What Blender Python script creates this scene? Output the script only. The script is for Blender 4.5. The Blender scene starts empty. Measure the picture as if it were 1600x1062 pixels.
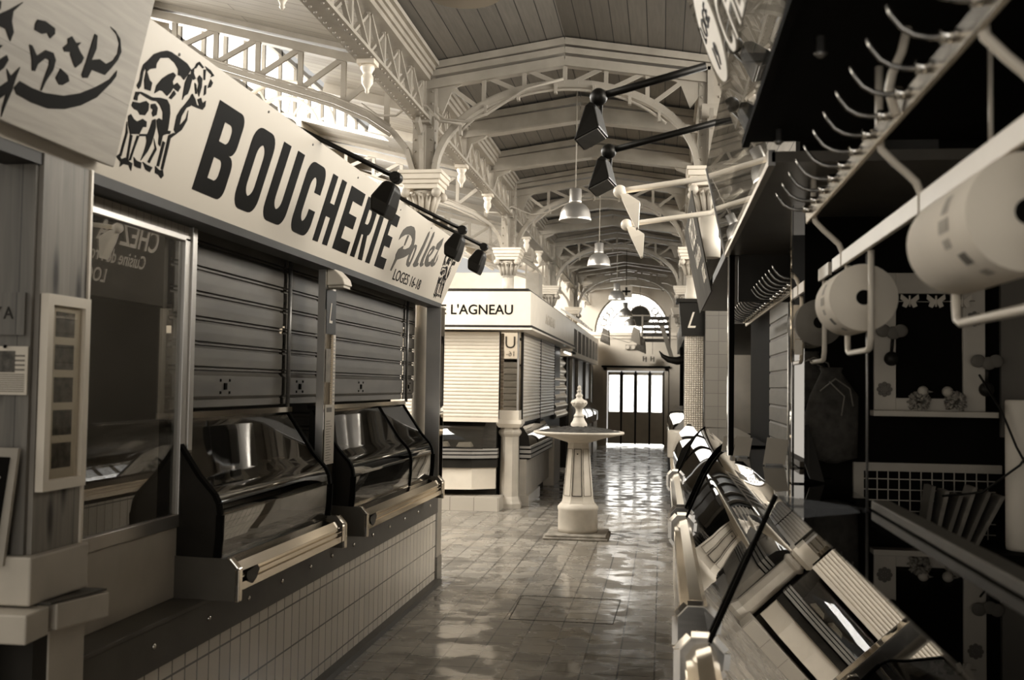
import bpy, bmesh, math, random
from mathutils import Vector, Matrix
R=math.radians; random.seed(7)
C=bpy.context.scene.collection
# ------------------------------------------------------------------ materials
def tint(v,k=1.): return (min(v*(1+.08*k),1), min(v*(1-.04*k),1), min(v*(1-.21*k),1), 1)
def _new(name):
    m=bpy.data.materials.new(name); m.use_nodes=True
    nt=m.node_tree; return m,nt,nt.nodes,nt.links,nt.nodes['Principled BSDF']
def mat(name,v,rough=.5,metal=0,var=.12,scale=6,stretch=(1,1,1),bump=0,spec=.5):
    m,nt,N,L,b=_new(name)
    tc=N.new('ShaderNodeTexCoord'); mp=N.new('ShaderNodeMapping'); mp.inputs['Scale'].default_value=stretch
    no=N.new('ShaderNodeTexNoise'); no.inputs['Scale'].default_value=scale; no.inputs['Detail'].default_value=5
    rp=N.new('ShaderNodeValToRGB'); rp.color_ramp.elements[0].position=.3; rp.color_ramp.elements[1].position=.7
    k=.45 if metal>.5 else 1.; rp.color_ramp.elements[0].color=tint(v*(1-var),k); rp.color_ramp.elements[1].color=tint(v*(1+var),k)
    L.new(tc.outputs['Object'],mp.inputs[0]); L.new(mp.outputs[0],no.inputs['Vector']); L.new(no.outputs['Fac'],rp.inputs[0]); L.new(rp.outputs[0],b.inputs['Base Color'])
    b.inputs['Roughness'].default_value=rough; b.inputs['Metallic'].default_value=metal; b.inputs['Specular IOR Level'].default_value=spec; b.inputs['Specular Tint'].default_value=(1,.93,.82,1)
    if bump:
        bp=N.new('ShaderNodeBump'); bp.inputs['Strength'].default_value=bump; bp.inputs['Distance'].default_value=.01
        L.new(no.outputs['Fac'],bp.inputs['Height']); L.new(bp.outputs[0],b.inputs['Normal'])
    return m
def planks(name,v,width,length,axes=('X','Y'),gap=.004,var=.2,rough=.6,grain=.35,knots=False,dark=.15):
    """boards: long axis = axes[1], joints across axes[0]"""
    m,nt,N,L,b=_new(name)
    tc=N.new('ShaderNodeTexCoord'); sp=N.new('ShaderNodeSeparateXYZ'); cb=N.new('ShaderNodeCombineXYZ')
    L.new(tc.outputs['Object'],sp.inputs[0]); L.new(sp.outputs[axes[1]],cb.inputs['X']); L.new(sp.outputs[axes[0]],cb.inputs['Y'])
    br=N.new('ShaderNodeTexBrick'); br.inputs['Scale'].default_value=1; br.inputs['Brick Width'].default_value=length; br.inputs['Row Height'].default_value=width
    br.inputs['Mortar Size'].default_value=gap; br.offset=.37; br.inputs['Color1'].default_value=tint(v*(1-var)); br.inputs['Color2'].default_value=tint(v*(1+var)); br.inputs['Mortar'].default_value=tint(v*dark)
    L.new(cb.outputs[0],br.inputs['Vector'])
    mp=N.new('ShaderNodeMapping'); mp.inputs['Scale'].default_value=(3,45,1); L.new(cb.outputs[0],mp.inputs[0])
    no=N.new('ShaderNodeTexNoise'); no.inputs['Scale'].default_value=1; no.inputs['Detail'].default_value=6; no.inputs['Distortion'].default_value=.6; L.new(mp.outputs[0],no.inputs['Vector'])
    rp=N.new('ShaderNodeValToRGB'); rp.color_ramp.elements[0].position=.3; rp.color_ramp.elements[1].position=.75
    a=1-grain; rp.color_ramp.elements[0].color=(a,a,a,1); rp.color_ramp.elements[1].color=(1,1,1,1); L.new(no.outputs['Fac'],rp.inputs[0])
    mx=N.new('ShaderNodeMix'); mx.data_type='RGBA'; mx.blend_type='MULTIPLY'; mx.inputs[0].default_value=1
    L.new(br.outputs['Color'],mx.inputs[6]); L.new(rp.outputs[0],mx.inputs[7]); out=mx.outputs[2]
    if knots:
        vo=N.new('ShaderNodeTexVoronoi'); vo.voronoi_dimensions='2D'; vo.inputs['Scale'].default_value=1; mp2=N.new('ShaderNodeMapping'); mp2.inputs['Scale'].default_value=(1.7,8,1); L.new(cb.outputs[0],mp2.inputs[0]); L.new(mp2.outputs[0],vo.inputs['Vector'])
        r2=N.new('ShaderNodeValToRGB'); r2.color_ramp.elements[0].position=.05; r2.color_ramp.elements[1].position=.17; r2.color_ramp.elements[0].color=(.16,.14,.12,1); r2.color_ramp.elements[1].color=(1,1,1,1); L.new(vo.outputs['Distance'],r2.inputs[0])
        m2=N.new('ShaderNodeMix'); m2.data_type='RGBA'; m2.blend_type='MULTIPLY'; m2.inputs[0].default_value=1; L.new(out,m2.inputs[6]); L.new(r2.outputs[0],m2.inputs[7]); out=m2.outputs[2]
    L.new(out,b.inputs['Base Color']); b.inputs['Roughness'].default_value=rough
    return m
def tiles(name,v,w,h,axes=('X','Y'),gap=.003,var=.08,rough=.3,mortar=.25,shift=(0,0)):
    m,nt,N,L,b=_new(name)
    tc=N.new('ShaderNodeTexCoord'); sp=N.new('ShaderNodeSeparateXYZ'); cb=N.new('ShaderNodeCombineXYZ')
    L.new(tc.outputs['Object'],sp.inputs[0])
    for i,k in enumerate('XY'):
        ad=N.new('ShaderNodeMath'); ad.operation='ADD'; ad.inputs[1].default_value=shift[i]; L.new(sp.outputs[axes[i]],ad.inputs[0]); L.new(ad.outputs[0],cb.inputs[k])
    br=N.new('ShaderNodeTexBrick'); br.inputs['Scale'].default_value=1; br.inputs['Brick Width'].default_value=w; br.inputs['Row Height'].default_value=h
    br.inputs['Mortar Size'].default_value=gap; br.offset=0; br.inputs['Color1'].default_value=tint(v*(1-var)); br.inputs['Color2'].default_value=tint(v*(1+var)); br.inputs['Mortar'].default_value=tint(v*mortar)
    L.new(cb.outputs[0],br.inputs['Vector']); L.new(br.outputs['Color'],b.inputs['Base Color']); b.inputs['Roughness'].default_value=rough
    return m,nt,b,br,cb
def glass(name,v=1.,ior=1.5,rough=0.,refl=(1,1,1)):
    m=bpy.data.materials.new(name); m.use_nodes=True; nt=m.node_tree; N=nt.nodes; L=nt.links; N.clear()
    o=N.new('ShaderNodeOutputMaterial'); mx=N.new('ShaderNodeMixShader'); fr=N.new('ShaderNodeFresnel'); fr.inputs['IOR'].default_value=ior
    t=N.new('ShaderNodeBsdfTransparent'); t.inputs[0].default_value=(v,v*.988,v*.96,1); g=N.new('ShaderNodeBsdfGlossy'); g.inputs['Roughness'].default_value=rough; g.inputs['Color'].default_value=(*refl,1)
    ge=N.new('ShaderNodeNewGeometry'); iv=N.new('ShaderNodeMath'); iv.operation='MULTIPLY_ADD'; iv.inputs[1].default_value=(1/ior-ior); iv.inputs[2].default_value=ior
    L.new(ge.outputs['Backfacing'],iv.inputs[0]); L.new(iv.outputs[0],fr.inputs['IOR'])
    L.new(fr.outputs[0],mx.inputs[0]); L.new(t.outputs[0],mx.inputs[1]); L.new(g.outputs[0],mx.inputs[2]); L.new(mx.outputs[0],o.inputs[0])
    return m
def emit(name,v,s):
    m=bpy.data.materials.new(name); m.use_nodes=True; nt=m.node_tree; nt.nodes.clear()
    o=nt.nodes.new('ShaderNodeOutputMaterial'); e=nt.nodes.new('ShaderNodeEmission'); e.inputs[0].default_value=v; e.inputs[1].default_value=s
    nt.links.new(e.outputs[0],o.inputs[0]); return m
W=dict(
 white=mat('white_paint',.62,.35,var=.05), cream=mat('cream_paint',.42,.45,var=.1), iron=mat('painted_iron',.28,.42,var=.14,scale=5), sign=mat('sign_board',.50,.4,var=.02,scale=3),
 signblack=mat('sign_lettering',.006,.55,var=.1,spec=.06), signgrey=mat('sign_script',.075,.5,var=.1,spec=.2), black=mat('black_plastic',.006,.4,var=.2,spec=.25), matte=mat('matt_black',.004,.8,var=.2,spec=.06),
 steel=mat('brushed_steel',.22,.38,metal=.7,var=.15,stretch=(1,.1,8)), alu=mat('aluminium',.45,.35,metal=.8,var=.06), chrome=mat('polished_chrome',.80,.12,metal=1,var=.05,scale=3), zinc=mat('grey_band',.085,.5,metal=.0,spec=.3,var=.12),
 dark=mat('dark_panel',.015,.45,var=.3,spec=.2), darkwood=mat('dark_wood',.045,.5,var=.3,stretch=(1,.2,6)), brown=mat('brown_slat',.075,.5,var=.3,scale=4,stretch=(1,.6,3)), soffit=mat('soffit_sheet',.09,.35,var=.2),
 slat=mat('white_slat',.55,.32,var=.05), paper=mat('paper',.50,.8,var=.04), papershade=mat('paper_print',.18,.8,var=.3,scale=20), soil=mat('dark_soil',.012,.95,var=.8,scale=40,bump=.6),
 stone=mat('fountain_paint',.42,.55,var=.16,scale=5,bump=.15), plinth=mat('worn_plinth',.2,.7,var=.45,scale=14,bump=.5), rod=mat('pale_lacquer_rod',.55,.3,var=.06), lamp=mat('lamp_metal',.42,.3,metal=.75,var=.05),
 mirror=mat('mirror',.75,.02,metal=1,var=.02), light_wall=mat('wall_plaster',.5,.7,var=.08,scale=3), door=mat('door_grey',.55,.5,var=.06), cloth=mat('bag_cloth',.03,.9,var=.5,scale=30,bump=.3), pompom=mat('pompom_wool',.22,.95,var=.5,scale=60,bump=.8), shell=mat('pale_ball',.4,.6,var=.1),
 photo=mat('food_photo',.05,.4,var=.95,scale=38), cable=mat('cable_grey',.28,.6,var=.1), tray=mat('case_tray',.06,.35,var=.3), text=mat('printed_grey',.12,.7,var=.1), palelet=mat('pale_lettering',.55,.5,var=.03), grille=mat('grille_wire',.3,.4,metal=.5,var=.1),
)
W['pine']=planks('pine_boards',.26,.33,4,('Y','Z'),gap=.002,var=.12,grain=.35,knots=True,dark=.4)
W['pineshaded']=planks('pine_boards_shaded',.13,.2,4,('X','Z'),gap=.002,var=.12,grain=.4,knots=True,dark=.4)  # same pine, darker: shade of the camera-facing side put into the colour
W['pinesign']=planks('pine_sign',.36,1.2,8,('Z','Y'),gap=.001,var=.05,grain=.28,knots=False,dark=.6)
W['roofnave']=planks('nave_boards',.155,.137,3.3,('X','Y'),gap=.004,var=.16,grain=.22,dark=.12)
W['roofaisle']=planks('aisle_boards',.34,.14,3.5,('Y','X'),gap=.004,var=.12,grain=.3,dark=.35)
W['siding']=planks('white_siding',.38,.055,5,('Y','Z'),gap=.002,var=.04,grain=.1,dark=.5)
W['walltile']=tiles('white_wall_tile',.58,.105,.2,('Y','Z'),gap=.0045,rough=.22,mortar=.22,shift=(0,-.09))[0]
W['coltile']=tiles('grey_column_tile',.11,.15,.15,('X','Z'),gap=.003,rough=.3,mortar=.5)[0]
W['plinthtile']=tiles('stall_plinth_tile',.40,.3,.3,('X','Z'),gap=.004,rough=.3,mortar=.4)[0]
W['glass']=glass('case_glass',.62,1.55); W['window']=glass('window_glass',.7,1.7); W['plexi']=glass('plexiglass',.6,1.22); W['clear']=glass('picture_glass',.95,1.4)
W['pane']=emit('daylit_frosted_pane',(1,.97,.9,1),2.6)
W['tube']=emit('fluorescent_tube',(1,.98,.92,1),3.)
def floor_mat():
    m,nt,b,br,cb=tiles('floor_tile',.22,.2,.19,('X','Y'),gap=.005,var=.12,rough=.3,mortar=.14,shift=(.03,.07)); N=nt.nodes; L=nt.links
    n1=N.new('ShaderNodeTexNoise'); n1.inputs['Scale'].default_value=3.6; n1.inputs['Detail'].default_value=4; L.new(cb.outputs[0],n1.inputs['Vector'])
    r1=N.new('ShaderNodeValToRGB'); e=r1.color_ramp.elements; e[0].position=.43; e[1].position=.54; e[0].color=(.42,.42,.42,1); e[1].color=(.12,.12,.12,1); L.new(n1.outputs['Fac'],r1.inputs[0]); L.new(r1.outputs[0],b.inputs['Roughness'])
    n2=N.new('ShaderNodeTexNoise'); n2.inputs['Scale'].default_value=5.5; n2.inputs['Detail'].default_value=2; L.new(cb.outputs[0],n2.inputs['Vector'])
    mx=N.new('ShaderNodeMath'); mx.operation='ADD'; L.new(n2.outputs['Fac'],mx.inputs[0]); 
    ml=N.new('ShaderNodeMath'); ml.operation='MULTIPLY'; ml.inputs[1].default_value=-.4; L.new(br.outputs['Fac'],ml.inputs[0]); L.new(ml.outputs[0],mx.inputs[1])
    bp=N.new('ShaderNodeBump'); bp.inputs['Strength'].default_value=.22; bp.inputs['Distance'].default_value=.010; L.new(mx.outputs[0],bp.inputs['Height']); L.new(bp.outputs[0],b.inputs['Normal'])
    # dirt
    n3=N.new('ShaderNodeTexNoise'); n3.inputs['Scale'].default_value=1.7; n3.inputs['Detail'].default_value=8; L.new(cb.outputs[0],n3.inputs['Vector'])
    r3=N.new('ShaderNodeValToRGB'); e=r3.color_ramp.elements; e[0].position=.33; e[1].position=.5; e[0].color=(.62,.62,.62,1); e[1].color=(1,1,1,1); L.new(n3.outputs['Fac'],r3.inputs[0])
    mm=N.new('ShaderNodeMix'); mm.data_type='RGBA'; mm.blend_type='MULTIPLY'; mm.inputs[0].default_value=1; L.new(br.outputs['Color'],mm.inputs[6]); L.new(r3.outputs[0],mm.inputs[7]); L.new(mm.outputs[2],b.inputs['Base Color'])
    return m
W['floor']=floor_mat()
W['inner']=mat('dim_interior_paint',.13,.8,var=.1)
W['signdark']=mat('dark_sign_face',.05,.75,var=.2,spec=.1)
# ------------------------------------------------------------------ mesh builder
class MB:
    def __init__(s): s.bm=bmesh.new()
    def poly(s,pts):
        return s.bm.faces.new([s.bm.verts.new(p) for p in pts])
    def hexa(s,a,b):      # two quads (corresponding corners) -> solid
        va=[s.bm.verts.new(p) for p in a]; vb=[s.bm.verts.new(p) for p in b]; n=len(a)
        s.bm.faces.new(va[::-1]); s.bm.faces.new(vb)
        for i in range(n): s.bm.faces.new([va[i],va[(i+1)%n],vb[(i+1)%n],vb[i]])
        return s
    def box(s,x0,x1,y0,y1,z0,z1):
        return s.hexa([(x0,y0,z0),(x1,y0,z0),(x1,y1,z0),(x0,y1,z0)],[(x0,y0,z1),(x1,y0,z1),(x1,y1,z1),(x0,y1,z1)])
    def prism(s,pts,axis,a,b):   # 2d outline extruded along axis from a to b
        f={'X':lambda p,t:(t,p[0],p[1]),'Y':lambda p,t:(p[0],t,p[1]),'Z':lambda p,t:(p[0],p[1],t)}[axis]
        return s.hexa([f(p,a) for p in pts],[f(p,b) for p in pts])
    def strip(s,pts,axis,a,b,t=.0,smooth=False):  # open profile -> sheet with thickness by solid normals
        o=[]
        n=len(pts)
        for i,p in enumerate(pts):
            q0=pts[max(i-1,0)]; q1=pts[min(i+1,n-1)]; d=Vector((q1[0]-q0[0],q1[1]-q0[1])).normalized(); o.append((p[0]-d.y*t,p[1]+d.x*t))
        if smooth:      # one continuous bent sheet
            f={'X':lambda q,t_:(t_,q[0],q[1]),'Y':lambda q,t_:(q[0],t_,q[1])}[axis]
            g=[[s.bm.verts.new(f(q,e)) for q in L] for L in (pts,o) for e in (a,b)]
            for i in range(n-1):
                for A,B in ((g[0],g[1]),(g[3],g[2])): fc=s.bm.faces.new([A[i],A[i+1],B[i+1],B[i]]); fc.smooth=True
                for A,B in ((0,2),(1,3)): s.poly([g[A][i].co,g[A][i+1].co,g[B][i+1].co,g[B][i].co])
            for i in (0,n-1): s.poly([g[k][i].co for k in (0,1,3,2)])
            return s
        for i in range(n-1): s.prism([pts[i],pts[i+1],o[i+1],o[i]],axis,a,b)
        return s
    def bar(s,p,q,w,h=None,up=(0,0,1)):
        p=Vector(p);q=Vector(q);h=h or w;d=(q-p).normalized();u=Vector(up)
        if abs(d.dot(u))>.99:u=Vector((0,1,0))
        r=d.cross(u).normalized();u=r.cross(d)
        c=lambda o:[o+r*i*w/2+u*j*h/2 for i,j in((-1,-1),(1,-1),(1,1),(-1,1))]
        return s.hexa(c(p),c(q))
    def tube(s,pts,r,n=8,cap=True):
        pts=[Vector(p) for p in pts];rings=[];pu=None
        for i,p in enumerate(pts):
            d=(pts[min(i+1,len(pts)-1)]-pts[max(i-1,0)]).normalized()
            if pu is None: pu=Vector((0,0,1)) if abs(d.z)<.9 else Vector((1,0,0))
            rr=d.cross(pu).normalized(); uu=rr.cross(d).normalized(); pu=uu
            ra=r[i] if isinstance(r,(list,tuple)) else r
            rings.append([s.bm.verts.new(p+(rr*math.cos(2*math.pi*k/n)+uu*math.sin(2*math.pi*k/n))*ra) for k in range(n)])
        for a,b in zip(rings,rings[1:]):
            for k in range(n):
                f=s.bm.faces.new([a[k],a[(k+1)%n],b[(k+1)%n],b[k]]); f.smooth=True
        if cap: s.bm.faces.new(rings[0][::-1]); s.bm.faces.new(rings[-1])
        return s
    def lathe(s,prof,c,n=24,axis='Z',smooth=True,rot=0):
        rings=[]
        for r,z in prof:
            ring=[]
            for k in range(n):
                a=2*math.pi*k/n+rot; u,v=r*math.cos(a),r*math.sin(a)
                ring.append(s.bm.verts.new({'Z':(c[0]+u,c[1]+v,c[2]+z),'Y':(c[0]+u,c[1]+z,c[2]+v),'X':(c[0]+z,c[1]+u,c[2]+v)}[axis]))
            rings.append(ring)
        for a,b in zip(rings,rings[1:]):
            for k in range(n):
                f=s.bm.faces.new([a[k],a[(k+1)%n],b[(k+1)%n],b[k]]); f.smooth=smooth
        s.bm.faces.new(rings[0][::-1]); s.bm.faces.new(rings[-1]); return s
    def ball(s,c,r,sx=1,sy=1,sz=1,u=14,v=9):
        return s._ball(c,r,sx,sy,sz,u,v)
    def _ball(s,c,r,sx,sy,sz,u,v):
        m=Matrix.Translation(c)@Matrix.Diagonal((r*sx,r*sy,r*sz,1)); g=bmesh.ops.create_uvsphere(s.bm,u_segments=u,v_segments=v,radius=1,matrix=m)
        for vv in g['verts']:
            for f in vv.link_faces:f.smooth=True
        return s
def put(o,label=None,cat=None,group=None,kind=None):
    if label:o['label']=label
    if cat:o['category']=cat
    if group:o['group']=group
    if kind:o['kind']=kind
    return o
def place(me,name,m,parent=None,bevel=0,origin=True):
    me.materials.clear(); me.materials.append(W[m] if isinstance(m,str) else m)
    o=bpy.data.objects.new(name,me); C.objects.link(o)
    if parent is not None:
        o.parent=parent
        r=parent
        if parent.parent is None: o.matrix_parent_inverse=Matrix.Translation(-parent.location)
    elif origin and len(me.vertices):
        xs=[v.co for v in me.vertices]; c=Vector(((min(v.x for v in xs)+max(v.x for v in xs))/2,(min(v.y for v in xs)+max(v.y for v in xs))/2,min(v.z for v in xs)))
        me.transform(Matrix.Translation(-c)); o.location=c
    if bevel:
        b=o.modifiers.new('bevel','BEVEL'); b.width=bevel; b.segments=2; b.limit_method='ANGLE'
    return o
def obj(name,mb,m,parent=None,bevel=0,label=None,cat=None,group=None,kind=None):
    bmesh.ops.recalc_face_normals(mb.bm,faces=mb.bm.faces)
    me=bpy.data.meshes.new(name); mb.bm.to_mesh(me); mb.bm.free()
    return put(place(me,name,m,parent,bevel,origin=(kind!='structure')),label,cat,group,kind)
def thing(name,label,cat,loc,group=None):
    o=bpy.data.objects.new(name,None); o.empty_display_size=.1; C.objects.link(o); o.location=loc; return put(o,label,cat,group)
def dup(root,d,label=None,group=None):
    def cp(o,par):
        c=o.copy(); C.objects.link(c)
        if par is not None: c.parent=par; c.matrix_parent_inverse=o.matrix_parent_inverse.copy()
        for ch in o.children: cp(ch,c)
        return c
    r=cp(root,None); r.location=Vector(root.location)+Vector(d)
    if label:r['label']=label
    if group:r['group']=group
    return r
def curve_mesh(cu):
    o=bpy.data.objects.new('tmp',cu); C.objects.link(o); dg=bpy.context.evaluated_depsgraph_get(); me=bpy.data.meshes.new_from_object(o.evaluated_get(dg)); bpy.data.objects.remove(o); bpy.data.curves.remove(cu); return me
def flat(name,polys,M,m,parent=None,ext=.001,**k):
    """filled outlines (with holes) in the plane of matrix M"""
    cu=bpy.data.curves.new(name,'CURVE'); cu.dimensions='2D'; cu.fill_mode='BOTH'; cu.extrude=ext
    for p in polys:
        s=cu.splines.new('POLY'); s.points.add(len(p)-1); s.use_cyclic_u=True
        for q,t in zip(s.points,p): q.co=(t[0],t[1],0,1)
    me=curve_mesh(cu); me.name=name; me.transform(M); return put(place(me,name,m,parent),**k)
def flats(name,polys,M,m,parent=None,ext=.001,**k):
    """overlapping outlines, each filled on its own"""
    bm=bmesh.new()
    for p in polys:
        cu=bpy.data.curves.new('t','CURVE'); cu.dimensions='2D'; cu.fill_mode='BOTH'; cu.extrude=ext
        s=cu.splines.new('POLY'); s.points.add(len(p)-1); s.use_cyclic_u=True
        for q,t in zip(s.points,p): q.co=(t[0],t[1],0,1)
        me=curve_mesh(cu); bm.from_mesh(me); bpy.data.meshes.remove(me)
    me=bpy.data.meshes.new(name); bm.to_mesh(me); bm.free(); me.transform(M); return put(place(me,name,m,parent),**k)
def text(name,body,size,M,m,parent=None,sx=1,shear=0,align='LEFT',ext=.001,space=1.,bold=0.):
    cu=bpy.data.curves.new(name,'FONT'); cu.body=body; cu.size=size; cu.extrude=ext; cu.align_x=align; cu.shear=shear; cu.space_character=space; cu.resolution_u=4; cu.offset=bold
    me=curve_mesh(cu); me.name=name; me.transform(M@Matrix.Diagonal((sx,1,1,1))); return place(me,name,m,parent)
def frame(o,x,y):        # plane matrix from origin, reading direction x and up y
    x=Vector(x).normalized(); y=Vector(y).normalized(); z=x.cross(y); M=Matrix.Identity(4)
    for i in range(3): M[i][0]=x[i];M[i][1]=y[i];M[i][2]=z[i];M[i][3]=o[i]
    return M
def rrect(x0,x1,y0,y1,r,n=5,corners=(1,1,1,1)):   # corner order: bl, br, tr, tl
    p=[]
    for (cx,cy,a0,px,py),on in zip(((x0+r,y0+r,180,x0,y0),(x1-r,y0+r,270,x1,y0),(x1-r,y1-r,0,x1,y1),(x0+r,y1-r,90,x0,y1)),corners):
        if on:
            for k in range(n+1): a=R(a0+90*k/n); p.append((cx+r*math.cos(a),cy+r*math.sin(a)))
        else: p.append((px,py))
    return p
# ------------------------------------------------------------------ camera
sc=bpy.context.scene
cam=bpy.data.cameras.new('camera'); co=bpy.data.objects.new('camera',cam); C.objects.link(co); sc.camera=co
yw,pt,ro=R(8.13535),R(2.44545),.015
w=Vector((-math.sin(yw)*math.cos(pt),math.cos(yw)*math.cos(pt),math.sin(pt))); r_=Vector((math.cos(yw),math.sin(yw),0)); u_=r_.cross(w)
rx=r_*math.cos(ro)+u_*math.sin(ro); ux=u_*math.cos(ro)-r_*math.sin(ro)
co.matrix_world=Matrix(((rx.x,ux.x,-w.x,0),(rx.y,ux.y,-w.y,0),(rx.z,ux.z,-w.z,1.56),(0,0,0,1)))
cam.sensor_width=36; cam.lens=1650/1600*36; cam.clip_start=.05
cam.dof.use_dof=True; cam.dof.focus_distance=7.; cam.dof.aperture_fstop=4.
COW=[[(3.1294,0.3953),(3.1105,0.3744),(3.1097,0.3511),(3.1166,0.3255),(3.1112,0.3054),(3.1263,0.2983),(3.1329,0.3095),(3.1296,0.3294),(3.1226,0.3551),(3.1309,0.3855)],
[(3.1294,0.3953),(3.1496,0.4218),(3.1839,0.442),(3.2201,0.4578),(3.2492,0.4616),(3.2999,0.4613),(3.3637,0.4596),(3.4028,0.4495),(3.3889,0.4227),(3.3753,0.4036),(3.3552,0.4099),(3.3309,0.4074),(3.3226,0.4245),(3.2855,0.4372),(3.2486,0.4398),(3.2147,0.4465),(3.2416,0.44),(3.1915,0.4228),(3.1813,0.4016),(3.1862,0.3866),(3.1527,0.3729),(3.1433,0.3615),(3.1721,0.3423),(3.1913,0.3386),(3.1962,0.3117),(3.161,0.3084),(3.1426,0.3333),(3.1367,0.3618),(3.1205,0.373)],
[(3.224,0.3126),(3.222,0.3382),(3.2415,0.368),(3.2706,0.3913),(3.2958,0.4064),(3.3181,0.4035),(3.3091,0.3787),(3.3284,0.3649),(3.318,0.3422),(3.3036,0.3258),(3.2692,0.3329),(3.2473,0.3289)],
[(3.3185,0.3644),(3.3417,0.3836),(3.3717,0.3777),(3.364,0.358),(3.3425,0.3592)],
[(3.3203,0.3233),(3.3353,0.3546),(3.3551,0.348),(3.3359,0.3228)],
[(3.4113,0.4371),(3.4288,0.4198),(3.4325,0.3906),(3.4305,0.3697),(3.4123,0.357),(3.4074,0.3405),(3.3978,0.3704),(3.3897,0.398),(3.3949,0.4296)],
[(3.4578,0.3776),(3.4831,0.3491),(3.4705,0.3353),(3.4504,0.3247),(3.4359,0.2904),(3.4385,0.2708),(3.4426,0.2567),(3.4693,0.289),(3.4682,0.3194),(3.4815,0.2871),(3.4651,0.2472),(3.4373,0.2249),(3.4151,0.2345),(3.4045,0.282),(3.417,0.3105),(3.4371,0.3362),(3.4528,0.361)],
[(3.116,0.286),(3.1466,0.2949),(3.1867,0.2971),(3.2197,0.297),(3.2694,0.3098),(3.3103,0.3155),(3.3383,0.3038),(3.3574,0.2793),(3.371,0.2432),(3.3766,0.2223),(3.3968,0.2259),(3.3969,0.2149),(3.3765,0.2098),(3.3557,0.1997),(3.3605,0.1612),(3.3437,0.1671),(3.3324,0.1939),(3.3051,0.2164),(3.2875,0.2362),(3.2985,0.2464),(3.3255,0.2462),(3.3092,0.2713),(3.279,0.2873),(3.251,0.293),(3.2261,0.2869),(3.1838,0.2868),(3.1413,0.2887),(3.1347,0.2775),(3.1394,0.2625),(3.1179,0.2611)],
[(3.1177,0.2541),(3.1586,0.2609),(3.1901,0.2768),(3.2111,0.2732),(3.2199,0.2518),(3.2088,0.2322),(3.1798,0.2268),(3.1605,0.2357),(3.1388,0.2344),(3.1174,0.2402)],
[(3.2245,0.2746),(3.2475,0.2834),(3.2702,0.2752),(3.2768,0.2528),(3.2601,0.2411),(3.2453,0.2492),(3.247,0.2616),(3.2293,0.2639)],
[(3.1166,0.2052),(3.1282,0.2153),(3.1521,0.2054),(3.1766,0.2024),(3.2032,0.2188),(3.2308,0.2166),(3.2387,0.1995),(3.2185,0.1943),(3.2112,0.1687),(3.1599,0.1559),(3.1312,0.1813)],
[(3.2625,0.2297),(3.2781,0.2386),(3.2966,0.2143),(3.3001,0.1859),(3.3011,0.1569),(3.2931,0.1282),(3.2687,0.0912),(3.2724,0.1307),(3.269,0.1589),(3.2557,0.1725),(3.2151,0.1625),(3.2136,0.1693),(3.26,0.1808),(3.2633,0.2058)],
[(3.1187,0.1873),(3.1328,0.1538),(3.1337,0.1261),(3.1376,0.0759),(3.1491,0.0785),(3.1452,0.1289),(3.1435,0.1565)],
[(3.1599,0.1559),(3.1731,0.1122),(3.1839,0.0723),(3.1942,0.0745),(3.1841,0.1148),(3.1757,0.1551)],
[(3.2018,0.1616),(3.2008,0.1187),(3.1997,0.0758),(3.2101,0.0781),(3.2112,0.1211),(3.2143,0.1623)],
[(3.3055,0.1775),(3.3313,0.1494),(3.3133,0.0962),(3.3271,0.0944),(3.3444,0.1475)],
[(3.3668,0.1826),(3.3777,0.0955),(3.3933,0.0964),(3.3837,0.1817)],
[(3.4208,0.2259),(3.4373,0.2249),(3.4098,0.203),(3.4164,0.1694),(3.4263,0.091),(3.41,0.0925),(3.3973,0.1749),(3.3908,0.2084)],
[(3.1223,0.0724),(3.1339,0.082),(3.1541,0.0703),(3.175,0.0797),(3.201,0.0737),(3.2249,0.0719),(3.231,0.0469),(3.2087,0.0611),(3.1744,0.0584),(3.1599,0.0458),(3.1551,0.0612)],
[(3.2214,0.0925),(3.2441,0.0857),(3.2769,0.0857),(3.2846,0.0656),(3.2613,0.0654),(3.2422,0.0661)],
[(3.2839,0.0897),(3.3145,0.0867),(3.3543,0.0855),(3.3466,0.0666),(3.3155,0.0698)],
[(3.369,0.0936),(3.4039,0.0862),(3.4263,0.091),(3.4425,0.0741),(3.4319,0.0618),(3.4094,0.0698),(3.383,0.0717)],
[(3.4258,0.4794),(3.4405,0.4902),(3.4822,0.482),(3.475,0.4762),(3.4408,0.4817),(3.4314,0.4635),(3.4193,0.4572)],
[(3.4867,0.4885),(3.5335,0.4877),(3.5709,0.4784),(3.5488,0.4664),(3.5519,0.4752),(3.5097,0.4803)],
[(3.4042,0.4475),(3.4188,0.4611),(3.4261,0.4442),(3.4504,0.4314),(3.4378,0.4225),(3.4156,0.4309)],
[(3.4623,0.435),(3.4688,0.4497),(3.4948,0.4448),(3.5081,0.4179),(3.5103,0.3825),(3.486,0.4011),(3.4834,0.4209)],
[(3.5534,0.46),(3.5767,0.4539),(3.5711,0.4355),(3.5516,0.4266),(3.553,0.4442)],
[(3.5269,0.4287),(3.5358,0.4323),(3.5529,0.4051),(3.5412,0.3954)],
[(3.5069,0.3712),(3.527,0.3831),(3.5507,0.3689),(3.5674,0.383),(3.575,0.3642),(3.5633,0.3479),(3.5203,0.3439),(3.4829,0.3413),(3.4624,0.379),(3.4928,0.3672),(3.5136,0.3534),(3.5363,0.3535)],
[(3.4528,0.4168),(3.4649,0.4154),(3.4921,0.3875),(3.4809,0.3843)],
[(3.4848,0.4751),(3.4988,0.4795),(3.5167,0.4463),(3.5072,0.4434)]]
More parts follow.
